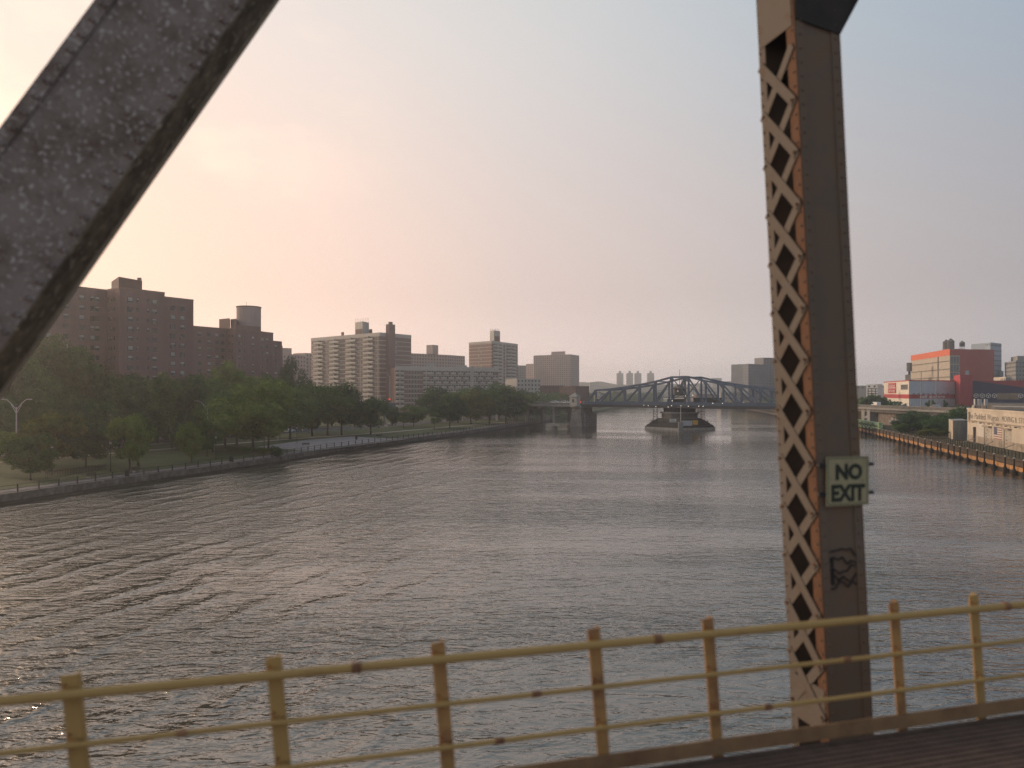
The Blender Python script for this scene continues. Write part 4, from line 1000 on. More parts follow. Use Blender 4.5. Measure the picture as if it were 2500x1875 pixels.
for u in us:
    k = (u-1250)/F; s = (k*FA.y-FA.x)/(td.x-k*td.y); q = FA+td*s
    inst('pile', pm, (q.x, q.y, rnd.uniform(-.08, .08)), fd, rnd.uniform(0, 3)); inst('pile_cap', capm, (q.x, q.y, 0), fd)
def along(a0, a1, off, z0, z1, th, nm, m_, parent, A=FA, step=None):
    L = a1-a0; k = 1 if step is None else max(1, round(L/step))
    for i in range(k):
        s0, s1 = a0+L*i/k+.02, a0+L*(i+1)/k-.02; j = 0 if step is None else rnd.uniform(-.05, .05)
        c = A+td*(s0+s1)/2+tn*(off+j*.4)
        MB().obox((c.x, c.y, (z0+z1)/2+j), (*(td*(s1-s0)/2), 0), (*(tn*th/2), 0), (0, 0, (z1-z0)/2)).build(nm, m_, parent)
along(-20, 150, .65, .55, 1.35, .14, 'orange_board', orng, fd, step=6)
along(-20, 150, .62, -1, .5, .3, 'lower_plank', timber, fd, step=12)
along(-20, 150, .9, 1.4, 2.7, .1, 'upper_plank', timber2, fd, step=7)
along(-20, 150, .8, 2.2, 2.32, .12, 'rail', timber, fd)
# bank fence behind
bf = thing('bank_fence', (105, 160, RZ), 'thin dark post-and-rail fence behind the orange fender boards', 'fence')
fpm = MB().box((-.06, -.06, 0), (.06, .06, 1.3)).mesh('fence_post', iron)
for i in range(95):
    q = FA+td*(-18+i*1.75)+tn*3.2; inst('post', fpm, (q.x, q.y, RZ-.1), bf, 0)
along(-18, 148, 3.2, RZ+1.1, RZ+1.18, .06, 'rail', timber, bf); along(-18, 148, 3.2, RZ+.55, RZ+.62, .06, 'rail', timber, bf)
# fender beyond the bridge
fd2 = thing('timber_fender', (150, 400, 0), 'distant dotted timber fender beyond the swing bridge on the right bank', 'fender')
G = [Vector((141, 335)), Vector((164, 457)), Vector((194, 613))]
mbp = MB(); 
for a, b in zip(G[:-1], G[1:]):
    L = (b-a).length; t_ = (b-a)/L
    for i in range(int(L/4.5)):
        q = a+t_*i*4.5; inst('pile', pm, (q.x, q.y, 0), fd2)
    c = (a+b)/2+Vector((t_.y, -t_.x))*.6
    MB().obox((c.x, c.y, 1.2), (*(t_*L/2), 0), (t_.y*.1, -t_.x*.1, 0), (0, 0, .8)).build('board', mat('fender_board_pale', (.32, .26, .20), .8, .2, 1), fd2)
# ------------------------------------------------------------------ right bank: white moving warehouse
wh = thing('moving_warehouse', (112, 172, RZ), 'long cream warehouse with faded moving company lettering on the right bank', 'warehouse')
cream = mat('warehouse_cream', (.54, .47, .38), .85, .16, .22, streak=.3)
creamd = mat('warehouse_stained', (.36, .30, .24), .9, .3, .7, streak=.3)
W0, W1 = (118.6, 192.0), (102.5, 138.0)
f = Face(W0, W1); bk = f.n*-26
MB().prism([W0, W1, (W1[0]+bk.x, W1[1]+bk.y), (W0[0]+bk.x, W0[1]+bk.y)], RZ-.5, 10.75, 0, 1).build('wall', [cream, roofm], wh)
def fb_(a0, a1, z0, z1, d, nm, m_):
    mb = MB(); f.box(mb, a0, a1, z0, z1, 0, d); return mb.build(nm, m_, wh)
fb_(0, f.L, 10.6, 11.0, .15, 'parapet', cream); fb_(0, f.L, 7.75, 7.95, .22, 'string_course', creamd)
fb_(0, f.L, RZ-.3, RZ+1.7, .06, 'plinth', creamd)
lets = mat('faded_lettering', (.15, .14, .13), .9, .3, 2); letf = mat('faded_lettering_pale', (.25, .22, .19), .9, .25, 2)
sP = f.s_of(2362)
text(wh, f, f.s_of(2363), 8.35, 2.1, 'The Padded', lets, .03, width=f.s_of(2406)-f.s_of(2363))
text(wh, f, f.s_of(2410), 8.35, 2.1, 'Wagon', letf, .03, width=f.s_of(2438)-f.s_of(2410))
text(wh, f, f.s_of(2446), 8.4, 1.8, 'MOVING &', letf, .03, width=f.s_of(2482)-f.s_of(2446))
text(wh, f, f.s_of(2487), 8.4, 1.8, 'STORAGE', letf, .03, width=f.s_of(2530)-f.s_of(2487))
fb_(f.s_of(2364.5), f.s_of(2369), 7.95, 10.0, .04, 'dark_patch', concd)
for u0, u1 in ((2405.5, 2421), (2453, 2469)):
    a0, a1 = f.s_of(u0), f.s_of(u1)
    fb_(a0-.25, a1+.1, 6.7, 7.0, .7, 'door_canopy', creamd)
    fb_(a0, a1, RZ, 6.7, .05, 'loading_door', mat('door_offwhite', (.46, .42, .36), .8, .15, 1))
    fb_(a0-.35, a0, RZ, 6.7, .12, 'door_jamb', concd)
    for zz in (3.6, 4.6, 5.6): fb_(a0, a1, zz, zz+.06, .09, 'door_rail', creamd)
    for q in range(4): fb_(a0+.5+rnd.uniform(0, 1), a0+.75+rnd.uniform(.2, 1), 3.4+q*.8, 3.65+q*.8, .08, 'scrawl', concd)
fb_(f.s_of(2380.5), f.s_of(2382.5), 2.5, 6.3, .5, 'downpipe', concd)
fp_ = mat('patch_pale', (.60, .55, .48), .8, .1, 1); fb_(f.s_of(2386), f.s_of(2401), RZ+1.7, 7.6, .03, 'paint_patch', fp_)
lm_ = MB().box((-.35, -1.0, 0), (.35, -.6, .22)).box((-.05, -.8, .1), (.05, 0, .2)).mesh('wall_lamp', iron)
for u in (2367, 2385, 2403, 2423, 2445, 2466, 2490):
    inst('wall_lamp', lm_, f.p(f.s_of(u), 7.45, .02), wh, f.rz)
# painted flag
a0, a1 = f.s_of(2427), f.s_of(2446); zt, zb = 7.0, 3.6; hh = (zt-zb)/13
redf = mat('flag_red', (.34, .16, .13), .9, .15, 2); whf = mat('flag_white', (.62, .58, .52), .9, .1, 2); blf = mat('flag_blue', (.12, .13, .18), .9, .2, 2)
for i in range(13): fb_(a0, a1, zt-(i+1)*hh, zt-i*hh, .04, 'flag_stripe', redf if i % 2 == 0 else whf)
fb_(a0, a0+(a1-a0)*.42, zt-7*hh, zt, .06, 'flag_canton', blf)
# diagonal shore struts
for i, (ua, va, ub, vb) in enumerate(((2347, 1080, 2379, 1071), (2402, 1090, 2424, 1078), (2452, 1094, 2476, 1085))):
    Y0 = 178-i*12
    st = thing('mooring_strut', (X(ua, Y0), Y0, RZ), ('pale slanting rod at the left foot of the cream warehouse', 'pale slanting rod below the painted flag', 'slanting rod below the second loading door')[i], 'strut')
    MB().tube((X(ua, Y0), Y0, Z(va, Y0)), (X(ub, Y0+4), Y0+4, Z(vb, Y0+4)), .1, n=6).build('rod', metalp, st)
    MB().tube((X(ua, Y0), Y0, RZ), (X(ua, Y0), Y0, Z(va, Y0)), .09, n=6).build('post', iron, st)
# stacked containers
cgr = mat('container_grey', (.26, .27, .26), .7, .15, .8, streak=.3); ccr = mat('container_cream', (.48, .40, .31), .7, .12, .8)
for k, lb in enumerate(('lower grey shipping container beside the cream warehouse', 'upper grey shipping container beside the cream warehouse')):
    z0 = RZ+k*2.62
    c = thing('shipping_container', (X(2340, 195), 195, z0), lb, 'container')
    Fc = Face(V(2327, 194), V(2361, 196)); Ff = Face(V(2317, 206), V(2327, 194)); bb_ = Vector(V(2317, 206))-Vector(V(2327, 194))
    q0, q1 = Vector(V(2327, 194)), Vector(V(2361, 196))
    MB().prism([tuple(q0), tuple(q1), tuple(q1+bb_), tuple(q0+bb_)], z0, z0+2.58).build('shell', cgr, c)
    mb = MB(); Ff.box(mb, 0, Ff.L, z0, z0+2.58, .01, .06); mb.build('door_end', ccr, c)
    mb = MB()
    for i in range(14): Fc.box(mb, .1+i*Fc.L/14, .1+i*Fc.L/14+.14, z0+.15, z0+2.4, 0, .05)
    mb.build('corrugation', cgr, c)['kind'] = 'stuff'
# rooftop kit on the warehouse
rk = thing('roof_antenna', (X(2385, 190), 190, 10.9), 'cluster of pale cellular antennas on the cream warehouse roof', 'antenna')
for u, w in ((2389, 8), (2405, 7), (2380, 3)):
    Y = 196; MB().box((X(u, Y), Y, Z(990, Y)), (X(u+w, Y), Y+.5, Z(974, Y))).build('panel', metalp, rk)
    MB().tube((X(u+w/2, Y+.6), Y+.6, 10.7), (X(u+w/2, Y+.6), Y+.6, Z(972, Y)), .08, n=5).build('pole', iron, rk)
for u in (2378, 2385): MB().box((X(u, 197), 197, 10.7), (X(u+5, 197), 198, 11.5)).build('vent_box', conc, rk)
# ------------------------------------------------------------------ highway viaduct with graffiti wall
vd = thing('highway_viaduct', (137, 260, RZ), 'elevated highway with concrete parapet behind the fender on the right bank', 'viaduct')
D0, D1, D2 = V(2060, 318), V(2205, 268), V(2420, 222)
for A, B in ((D0, D1), (D1, D2)):
    f = Face(A, B); L = f.L
    mb = MB(); f.box(mb, 0, L, 8.3, 9.0, -14, .6); mb.build('deck_slab', concg, vd)
    mb = MB(); f.box(mb, 0, L, 9.0, 9.95, 0, .35); mb.build('parapet', concd, vd)
    mb = MB(); f.box(mb, 0, L, 7.2, 8.3, -1.2, -.4); mb.build('edge_girder', concd, vd)
    mb = MB(); f.box(mb, 0, L, 9.95, 10.05, 0, .3); mb.build('coping', concg, vd)
f = Face(D0, D1)
gw = mat('graffiti_wall', (.20, .165, .14), .9, .3, .35, fine=1.2)
mb = MB(); f.box(mb, f.s_of(2125), f.L, RZ-.5, 7.2, -6, -3); mb.build('abutment_wall', gw, vd)
for u in (2068, 2105, 2118): 
    mb = MB(); s = f.s_of(u); f.box(mb, s-1.4, s+1.4, RZ-.5, 8.3, -3, -.3); mb.build('pier', concg, vd)
f = Face(D1, D2)
for u in (2230, 2275, 2320):
    mb = MB(); s = f.s_of(u); f.box(mb, s-.8, s+.8, RZ-.5, 7.3, -2.6, -.4); mb.build('pier', concg, vd)
mb = MB(); f.box(mb, 0, f.L, RZ-.5, 7.2, -10, -8); mb.build('back_wall', concd, vd)
va = math.atan2((Vector(D0)-Vector(D1)).y, (Vector(D0)-Vector(D1)).x)
f = Face(D0, D1)
car(f.p(f.s_of(2185), 9.02, -3), va, 'dark', 'sedan', 'dark car on the highway below the storage building corner')
car(f.p(f.s_of(2120), 9.02, -3), va, 'white', 'van', 'white van on the highway just right of the riveted column')
f = Face(D1, D2)
car(f.p(f.s_of(2262), 9.02, -3), va, 'silver', 'suv', 'silver car on the highway below the self storage lettering')
car(f.p(f.s_of(2310), 9.02, -6.5), va+math.pi, 'white', 'sedan', 'white car on the highway below the red stair block')
# graffiti (flat paint on the wall): letter-like tags
gcol = [mat('graffiti_pale', (.48, .48, .50), .8, .2, 2), mat('graffiti_blue', (.14, .20, .30), .8, .3, 1.5), mat('graffiti_black', (.03, .03, .03), .8)]
f = Face(D0, D1)
gt = thing('graffiti', f.p(f.s_of(2170), 4, -2.9), 'faded graffiti lettering on the wall under the highway', 'graffiti')
for u, z, w, c in ((2156, 4.4, 9, 0), (2165, 4.5, 8, 0), (2152, 3.2, 8, 0)):
    mb = MB(); s = f.s_of(u)
    for k in range(5): mb.path([f.p(s+k*.35, z+rnd.uniform(0, .3), -2.95), f.p(s+k*.35+.4, z+rnd.uniform(.8, 1.4), -2.95), f.p(s+k*.35+.6, z+rnd.uniform(-.1, .6), -2.95)], .09, 4)
    mb.build('tag', gcol[c], gt)
mb = MB(); f.box(mb, f.s_of(2174), f.s_of(2194), 3.6, 5.6, -3, -2.93); mb.build('mural_panel', gcol[1], gt)
mb = MB(); s = f.s_of(2110)
for k in range(6): mb.path([f.p(s+k*.4, 4.6, -.25), f.p(s+k*.4+.3, 5.4+.2*(k % 2), -.25), f.p(s+k*.4+.5, 4.5, -.25)], .07, 4)
mb.build('tag', gcol[0], gt)
# green painted low wall by the water
gg = thing('painted_wall', (X(2120, 262), 262, RZ), 'bright green and white graffiti-painted low wall by the water', 'wall')
fg = Face(V(2088, 283), V(2146, 250))
green = mat('spray_green', (.16, .36, .08), .7, .2, .8, col2=(.50, .58, .42), fine=2)
mb = MB(); fg.box(mb, 0, fg.L, RZ-.3, RZ+2.3, -1.2, 0); mb.build('panel', green, gg)
mb = MB()
for k in range(16):
    s = 1+k*fg.L/17; mb.path([fg.p(s, RZ+.4+rnd.uniform(0, .4), .03), fg.p(s+.8, RZ+1.2+rnd.uniform(0, .7), .03), fg.p(s+1.5, RZ+.5+rnd.uniform(0, .5), .03)], .12, 4)
mb.build('tag', mat('spray_dark', (.03, .10, .04), .8), gg)
# bushes under the viaduct
def rbush(u, Y, vtop, w, label, kind='bush', base=RZ):
    x = X(u, Y); h = (Z(vtop, Y)-base)*1.15; ww = w*Y/F*1.1; t = thing('bush', (x, Y, base), label, 'bush')
    inst('foliage', KIND[kind][0][0], (x, Y, base), t, rnd.uniform(0, 6), (ww, ww, h)); return t
rbush(2215, 226, 1012, 70, 'dark bush at the left end of the thicket by the fender')
rbush(2245, 222, 1006, 80, 'tall dark bush left of middle in the thicket under the highway')
rbush(2285, 214, 1018, 80, 'dark bush in the middle of the thicket before the containers')
rbush(2318, 218, 1002, 75, 'tall dark bush just behind the stacked containers')
rbush(2345, 226, 992, 60, 'topmost dark bush between highway and cream warehouse')
rbush(2200, 222, 1035, 40, 'low green bush by the graffiti wall', 'mid')
rbush(2262, 204, 1048, 50, 'low olive bush near the fence before the thicket', 'yellow')
rbush(2298, 203, 1050, 40, 'low olive bush beside the lower container', 'yellow')
for i, (u, v) in enumerate(((2118, 968), (2136, 966), (2152, 968))):
    rbush(u, 345, v, 34, ('hazy green tree left of the storage building, leftmost of three', 'hazy green tree left of the storage building, middle of three', 'hazy green tree touching the storage building corner')[i], 'mid', 6)
# rise behind the highway
MB().prism([V(2050, 330), V(2215, 290), (190, 235), (330, 235), (600, 500), (600, 1500), (330, 1500)], 2.3, 7.2).build('embankment', rough_g, kind='structure')
# ------------------------------------------------------------------ storage building
sb = thing('storage_building', (220, 420, 7.2), 'low self storage building with sunlight-tinted cream side, shade-tinted grey front and red band', 'building')
S0, S1, S2 = V(2158, 468), V(2219, 403), V(2331, 415)
stor_lit, stor_shaded, sr = mat('storage_wall_lit', (.66, .60, .51), .8, .06, .3), mat('storage_wall_shaded', (.52, .55, .59), .8, .06, .3), mat('storage_red', (.42, .045, .05), .7, .08, .4)  # cream and grey put sunlight and shade into the wall colour, one per face
f = Face(S0, S1); g = Face(S1, S2); TOP = 21.6
MB().prism([S0, S1, S2, (S2[0]+20, S2[1]+60), (S0[0]+30, S0[1]+20)], 7.0, TOP, 0, 1).build('wall', [stor_lit, roofm], sb)
mb = MB(); g.box(mb, 0, g.L, 7.1, TOP, 0, .08); mb.build('shaded_front', stor_shaded, sb)  # overlay that gives the front its painted blue-grey shade
for q, o in ((f, .06), (g, .16)):
    mb = MB(); q.box(mb, 0, q.L, 11.6, 13.9, 0, o); mb.build('red_band', sr, sb)
    mb = MB(); q.box(mb, 0, q.L, TOP-.4, TOP+.15, 0, o+.08); mb.build('roof_trim', sr, sb)
a0, a1 = f.s_of(2169.5), f.s_of(2188)
sg_ = thing('storage_sign', f.p((a0+a1)/2, 16, .2), 'square red and white brand sign on the sunlight-tinted cream side of the storage building', 'sign')
mb = MB(); f.box(mb, a0, a1, 14.6, 20.6, 0, .3); mb.build('panel', sr, sg_)
mb = MB(); f.box(mb, a0, a1, 17.5, 17.9, .3, .34); mb.build('divider', white, sg_)
text(sg_, f, a0+.8, 18.4, 2.4, 'CubeSmart', white, .34, width=(a1-a0)*.86); text(sg_, f, a0+2, 15.4, 2.0, 'self storage', white, .34, width=(a1-a0)*.8)
a0, a1 = f.s_of(2200), f.s_of(2216.5); mb = MB(); f.box(mb, a0, a1, 16.6, 19.4, 0, .1); mb.build('window', glassd, sb)
for k in range(7):
    mb = MB(); s = a0+(a1-a0)*k/6; f.box(mb, s-.15, s+.15, 16.6, 19.4, .1, .2); mb.build('mullion', stor_lit, sb)
text(sb, g, g.s_of(2245), 12.0, 2.3, 'self storage', white, .2, width=g.s_of(2306)-g.s_of(2245), bold=.04)
for u in (2229, 2241, 2253, 2264, 2276, 2288, 2300, 2312):
    mb = MB(); s = g.s_of(u); g.box(mb, s-.3, s+.3, 14.1, 14.4, .1, .9); mb.build('wall_lamp', iron, sb)
rbx = thing('stair_block', (260, 405, 7.2), 'plain dark red cube-like stair block between storage front and navy wall', 'building')
E0, E1, E2 = V(2330, 418), V(2344, 402), V(2374, 404)
MB().prism([E0, E1, E2, (E2[0]+8, E2[1]+22), (E0[0]+8, E0[1]+14)], 7.0, 24.6, 0, 1).build('wall', [sr, roofm], rbx)
MB().prism([V(2357, 406), V(2366, 406), V(2366, 410), V(2357, 410)], 24.6, 27).build('roof_unit', metalp, rbx)
nv = thing('navy_warehouse', (300, 400, 7.2), 'long navy blue wall with red sweep and row of white hexagon emblems', 'building')
N0, N1 = V(2374.5, 404), V(2620, 380); h_ = Face(N0, N1); navy = mat('navy_paint', (.022, .028, .07), .7, .1, .3)
bk = h_.n*-30
MB().prism([N0, N1, (N1[0]+bk.x, N1[1]+bk.y), (N0[0]+bk.x, N0[1]+bk.y)], 6.9, 21.4, 0, 1).build('wall', [navy, roofm], nv)
red2 = mat('sweep_red', (.26, .04, .045), .7, .1, .3)
mb = MB(); q = [h_.p(h_.s_of(2385), 21.2, .06), h_.p(h_.s_of(2500), 17.6, .06), h_.p(h_.L, 15, .06), h_.p(h_.L, 21.4, .06), h_.p(0, 21.4, .06)]
q2 = [h_.p(h_.s_of(2385), 21.2, .0), h_.p(h_.s_of(2500), 17.6, .0), h_.p(h_.L, 15, .0), h_.p(h_.L, 21.4, .0), h_.p(0, 21.4, .0)]
mb.add(q+q2, [(0,1,2,3,4), (9,8,7,6,5)]+[(i, 5+i, 5+(i+1) % 5, (i+1) % 5) for i in range(5)]); mb.build('red_sweep', red2, nv)
for u in (2383, 2398, 2413, 2428, 2492, 2507):
    s = h_.s_of(u); mb = MB(); rr_ = 1.15
    P_ = [h_.p(s+rr_*math.cos(t), 13.2+rr_*math.sin(t), .1) for t in [math.pi/6+math.pi/3*i for i in range(7)]]
    mb.path(P_, .14, 4); mb.path([h_.p(s, 13.2, .1), P_[0]], .13, 4); mb.path([h_.p(s, 13.2, .1), P_[2]], .13, 4); mb.path([h_.p(s, 13.2, .1), P_[4]], .13, 4)
    mb.build('hexagon_emblem', white, nv)
mb = MB(); h_.box(mb, h_.s_of(2434), h_.s_of(2489), 11.2, 14.6, 0, .1); mb.build('mural_panel', mat('mural_tan', (.22, .17, .12), .8, .4, .3), nv)
lowr = thing('shed_roof', (X(2450, 300), 300, 9), 'low dark corrugated shed roofs in front of the navy wall', 'shed')
MB().prism([V(2400, 290), V(2620, 250), V(2620, 300), V(2390, 320)], 3, 10.6, 0, 1).build('wall', [concd, roofm], lowr)
MB().prism([V(2430, 262), V(2620, 235), V(2620, 250), V(2420, 285)], 3, 9.9, 0, 1).build('wall', [concd, conc], lowr)
# big orange building
ob = thing('orange_warehouse', (320, 540, 7), 'tall warehouse with orange top band, beige side and red front', 'building')
O0, O1, O2 = V(2224, 607), V(2319, 515), V(2427, 522)
beige = mat('beige_cladding', (.42, .36, .29), .8, .08, .3); oran = mat('orange_cladding', (.62, .13, .05), .7, .06, .3); redo = mat('orange_red_cladding', (.36, .055, .035), .7, .08, .3); gryd = mat('beige_seam', (.16, .14, .12), .9, .1, 1)
f = Face(O0, O1); g = Face(O1, O2); TZ = 45
bk = (Vector(O0)-Vector(O1))
MB().prism([O0, O1, O2, (O2[0]+bk.x, O2[1]+bk.y)], 7, TZ, 0, 1).build('wall', [beige, roofm], ob)
mb = MB(); f.box(mb, 0, f.L, TZ-4.0, TZ+.4, 0, .12); mb.build('orange_band', oran, ob)
for k in range(5):
    z = TZ-8.4-k*5.6; mb = MB(); f.box(mb, 0, f.L-.1, z, z+.8, 0, .12); mb.build('floor_seam', gryd, ob)
mb = MB(); s = f.s_of(2291); f.box(mb, s-.5, s+.5, 18, TZ-4, .12, .5); mb.build('downpipe', gryd, ob)
mb = MB(); g.box(mb, g.s_of(2343), g.L, 7, TZ+.3, 0, .12); mb.build('red_front', redo, ob)
mb = MB(); g.box(mb, 0, g.s_of(2343), TZ-4, TZ+.3, 0, .12); mb.build('orange_band', redo, ob)
gb = mat('glass_block', (.13, .14, .15), .4, .2, .5)
for k in range(6):
    z = TZ-5-k*5.6
    for j in range(3):
        a0 = .6+j*(g.s_of(2343)-.8)/3; a1 = a0+(g.s_of(2343)-.8)/3-.5
        mb = MB(); g.box(mb, a0, a1, z-4.2, z, 0, .1); mb.build('window', gb, ob)
    mb = MB(); g.box(mb, 0, g.s_of(2343), z-4.9, z-4.4, 0, .15); mb.build('floor_seam', gryd, ob)
MB().prism([V(2300, 540), V(2352, 530), V(2352, 550), V(2300, 556)], TZ, TZ+1.6).build('roof_deck', metalp, ob)
def tank(u, Y, ztop, w, zb, label):
    x = X(u, Y); r_ = w*Y/F/2; t = thing('water_tank', (x, Y, TZ), label, 'water tank')
    tm = mat('tank_wood', (.10, .09, .08), .9, .2, 1)
    MB().tube((x, Y, zb), (x, Y, ztop-r_*.95), r_, r_*.97, 16).build('barrel', tm, t); MB().tube((x, Y, ztop-r_*.95), (x, Y, ztop), r_*1.06, .1, 16).build('roof_cone', concd, t)
    for a in range(4):
        c, s = math.cos(a*1.57+.7)*r_*.8, math.sin(a*1.57+.7)*r_*.8; MB().tube((x+c, Y+s, TZ), (x+c, Y+s, zb), .2, n=5).build('leg', metalp, t)
    for z_ in (.3, .6): MB().tube((x, Y, zb+(ztop-zb)*z_-.1), (x, Y, zb+(ztop-zb)*z_+.1), r_*1.01, n=16).build('hoop', iron, t)
tank(2310, 545, 54.2, 15, 46.3, 'left wooden water tank of the close pair on the orange warehouse')
tank(2321, 538, 54.6, 16.5, 46.3, 'right and larger water tank of the close pair on the orange warehouse')
tank(2349, 540, 53.0, 12, 48.6, 'smaller water tank on tall legs at the right on the orange warehouse')
tank2 = thing('water_tank', (X(2220, 560), 560, 7), 'dark cylindrical water tank left of the orange warehouse', 'water tank')
MB().tube((X(2220, 560), 560, 31), (X(2220, 560), 560, 37.5), 1.9, n=14).build('barrel', concd, tank2)
MB().prism([V(2210, 565), V(2224, 560), V(2224, 566), V(2210, 570)], 7, 28.5).build('base', concd, tank2)
MB().tube((X(2220, 560), 560, 28.4), (X(2220, 560), 560, 31), .9, n=8).build('leg', iron, tank2)
st_ = far_block('striped_tower', 'blue-grey banded tower behind the red front of the orange warehouse', [V(2405, 650), V(2418, 640), V(2445, 655)], 58.4, mat('tower_pale_blue', (.27, .32, .38), .7, .06, .3), 50, z0=7)
f = Face(V(2418, 640), V(2445, 655))
for k in range(9):
    mb = MB(); z = 56.2-k*4.3; f.box(mb, 0, f.L, z-.8, z, 0, .1); mb.build('window_band', glassd, st_)
MB().prism([V(2440, 650), V(2450, 655), V(2450, 662), V(2440, 660)], 7, 34).build('lower_wing', MATS['tower_pale_blue'], st_)
gy = far_block('grey_office', 'grey office building at the right picture edge behind the navy wall', [V(2453, 640), V(2480, 600), V(2560, 610)], 41, concg, 3.4, z0=7)
MB().prism([V(2468, 640), V(2484, 615), V(2560, 620), V(2560, 660)], 41, 45.5).build('roof_storey', concg, gy)
bx_ = far_block('cream_rooftop_house', 'small cream rooftop house between the red front and the grey office', [V(2442, 480), V(2455, 470), V(2470, 478)], 25, cream, 50, z0=7)
# low buildings left of storage
far_block('low_warehouse', 'long low hazy warehouse just right of the riveted column', [V(2070, 620), V(2165, 600)], Z(941, 600), mat('hazy_roof', (.22, .23, .24), .8, .1, .3), 50, z0=6)
far_block('white_roof_building', 'small white-roofed building in front of the hazy warehouse', [V(2115, 560), V(2142, 555)], Z(938, 560), white, 50, z0=6)
bbd = thing('billboard', (X(2145, 430), 430, 7), 'pale billboard on a dark frame left of the storage building', 'billboard')
MB().box((X(2143, 430), 430, Z(968, 430)), (X(2157.5, 430), 430.4, Z(947, 430))).build('panel', mat('billboard_pale', (.50, .54, .60), .6, .1, 1), bbd)
for q in (949, 955, 961, 967): MB().bar((X(2118, 431), 431, Z(q, 431)), (X(2143, 431), 431, Z(q, 431)), .3, .5).build('frame_beam', concd, bbd)
for q in (2119, 2128, 2137): MB().box((X(q, 431), 431, 7), (X(q+1.5, 431), 431.4, Z(948, 431))).build('frame_post', concd, bbd)
# tall thin poles in front of storage building
for i, (u, vt, vb) in enumerate(((2249, 909, 1000), (2286, 925, 1000), (2273, 955, 1000))):
    Y = 300; t = thing('utility_pole', (X(u, Y), Y, 7), ('tallest thin pole crossing the self storage lettering', 'second tall pole right of the self storage lettering', 'shorter pole between the two tall poles')[i], 'pole')
    MB().tube((X(u, Y), Y, 7), (X(u, Y), Y, Z(vt, Y)), .22, .12, 7).build('shaft', concg, t)
    MB().tube((X(u, Y), Y, 7), (X(u, Y), Y, 9.6), .5, .4, 8).build('sleeve', concg, t)
yf = thing('yard_fence', (X(2200, 330), 330, 7.2), 'thin chain-link fence along the foot of the storage building', 'fence')
f = Face(V(2158, 385), V(2300, 330)); 
for k in range(26): MB().tube(f.p(k*f.L/25, 7.2, 0), f.p(k*f.L/25, 9.8, 0), .05, n=4).build('post', concg, yf)
for z in (9.7, 8.5): MB().bar(f.p(0, z, 0), f.p(f.L, z, 0), .06, .06).build('rail', concg, yf)
for i, (u, w) in enumerate(((2266, 14), (2280, 14), (2308, 12))):
    rbush(u, 305, 978, w, ('small dark shrub below the self storage lettering, left', 'small dark shrub below the self storage lettering, middle', 'small dark shrub at the foot of the red stair block')[i], 'bush', 7.2)

# ------------------------------------------------------------------ our own bridge: foreground
ang = R(75.0); fbv = Vector((math.sin(ang), math.cos(ang))); fno = Vector((-fbv.y, fbv.x))   # along, outwards
def fp(s, out, z, lean=0, zr=15.0, d0=5.8):
    q = Vector((0, d0))+fbv*(s-lean*(z-zr))+fno*out; return (q.x, q.y, z)
def s_at(u, d0=5.8): k = (u-1250)/F; return d0*k/(fbv.x-fbv.y*k)
def rust(name, base, r1, lo, hi, sc=3, rough=.6, bump=.002, fl=None):
    m = bpy.data.materials.new(name); m.use_nodes = True; n, l = m.node_tree.nodes, m.node_tree.links; p = n['Principled BSDF']
    geo = n.new('ShaderNodeNewGeometry'); no = n.new('ShaderNodeTexNoise'); no.inputs['Scale'].default_value = sc; no.inputs['Detail'].default_value = 9; no.inputs['Roughness'].default_value = .7
    l.new(geo.outputs['Position'], no.inputs['Vector'])
    mr = n.new('ShaderNodeMapRange'); l.new(no.outputs[0], mr.inputs['Value']); mr.inputs['From Min'].default_value = lo; mr.inputs['From Max'].default_value = hi
    mx = n.new('ShaderNodeMix'); mx.data_type = 'RGBA'; l.new(mr.outputs[0], mx.inputs['Factor']); mx.inputs['A'].default_value = (*base, 1); mx.inputs['B'].default_value = (*r1, 1)
    out = mx.outputs['Result']
    if fl:
        vo = n.new('ShaderNodeTexNoise'); vo.inputs['Scale'].default_value = fl[1]; vo.inputs['Detail'].default_value = 3; l.new(geo.outputs['Position'], vo.inputs['Vector'])
        m2_ = n.new('ShaderNodeMapRange'); l.new(vo.outputs[0], m2_.inputs['Value']); m2_.inputs['From Min'].default_value = fl[2]; m2_.inputs['From Max'].default_value = fl[3]
        mz = n.new('ShaderNodeMix'); mz.data_type = 'RGBA'; l.new(m2_.outputs[0], mz.inputs['Factor']); l.new(out, mz.inputs['A']); mz.inputs['B'].default_value = (*fl[0], 1); out = mz.outputs['Result']
    l.new(out, p.inputs['Base Color']); p.inputs['Roughness'].default_value = rough; p.inputs['Specular IOR Level'].default_value = .25
    b = n.new('ShaderNodeBump'); b.inputs['Distance'].default_value = bump; l.new(no.outputs[0], b.inputs['Height']); l.new(b.outputs[0], p.inputs['Normal'])
    return m
olive = rust('rail_paint_ochre', (.42, .265, .095), (.26, .14, .06), .55, .75, 2.2)
orust = rust('post_paint_rusty', (.42, .235, .09), (.22, .11, .055), .46, .66, 3.5)
darkw = rust('column_web_dark', (.155, .118, .088), (.185, .12, .08), .4, .65, 2.5, .85)
tanl = rust('lacing_tan', (.125, .105, .088), (.11, .07, .048), .52, .72, 4, .8)
orfl = rust('flange_orange', (.13, .066, .038), (.085, .04, .024), .45, .7, 3, .85)
diag = rust('diagonal_steel', (.27, .215, .19), (.14, .10, .08), .44, .64, 2.2, .9, fl=((.46, .40, .36), 24, .57, .67))
plankm = rust('deck_plank', (.095, .062, .048), (.14, .09, .07), .4, .7, 6, .85)
inn = rust('column_inside', (.035, .032, .030), (.05, .04, .035), .4, .6, 3, .9)
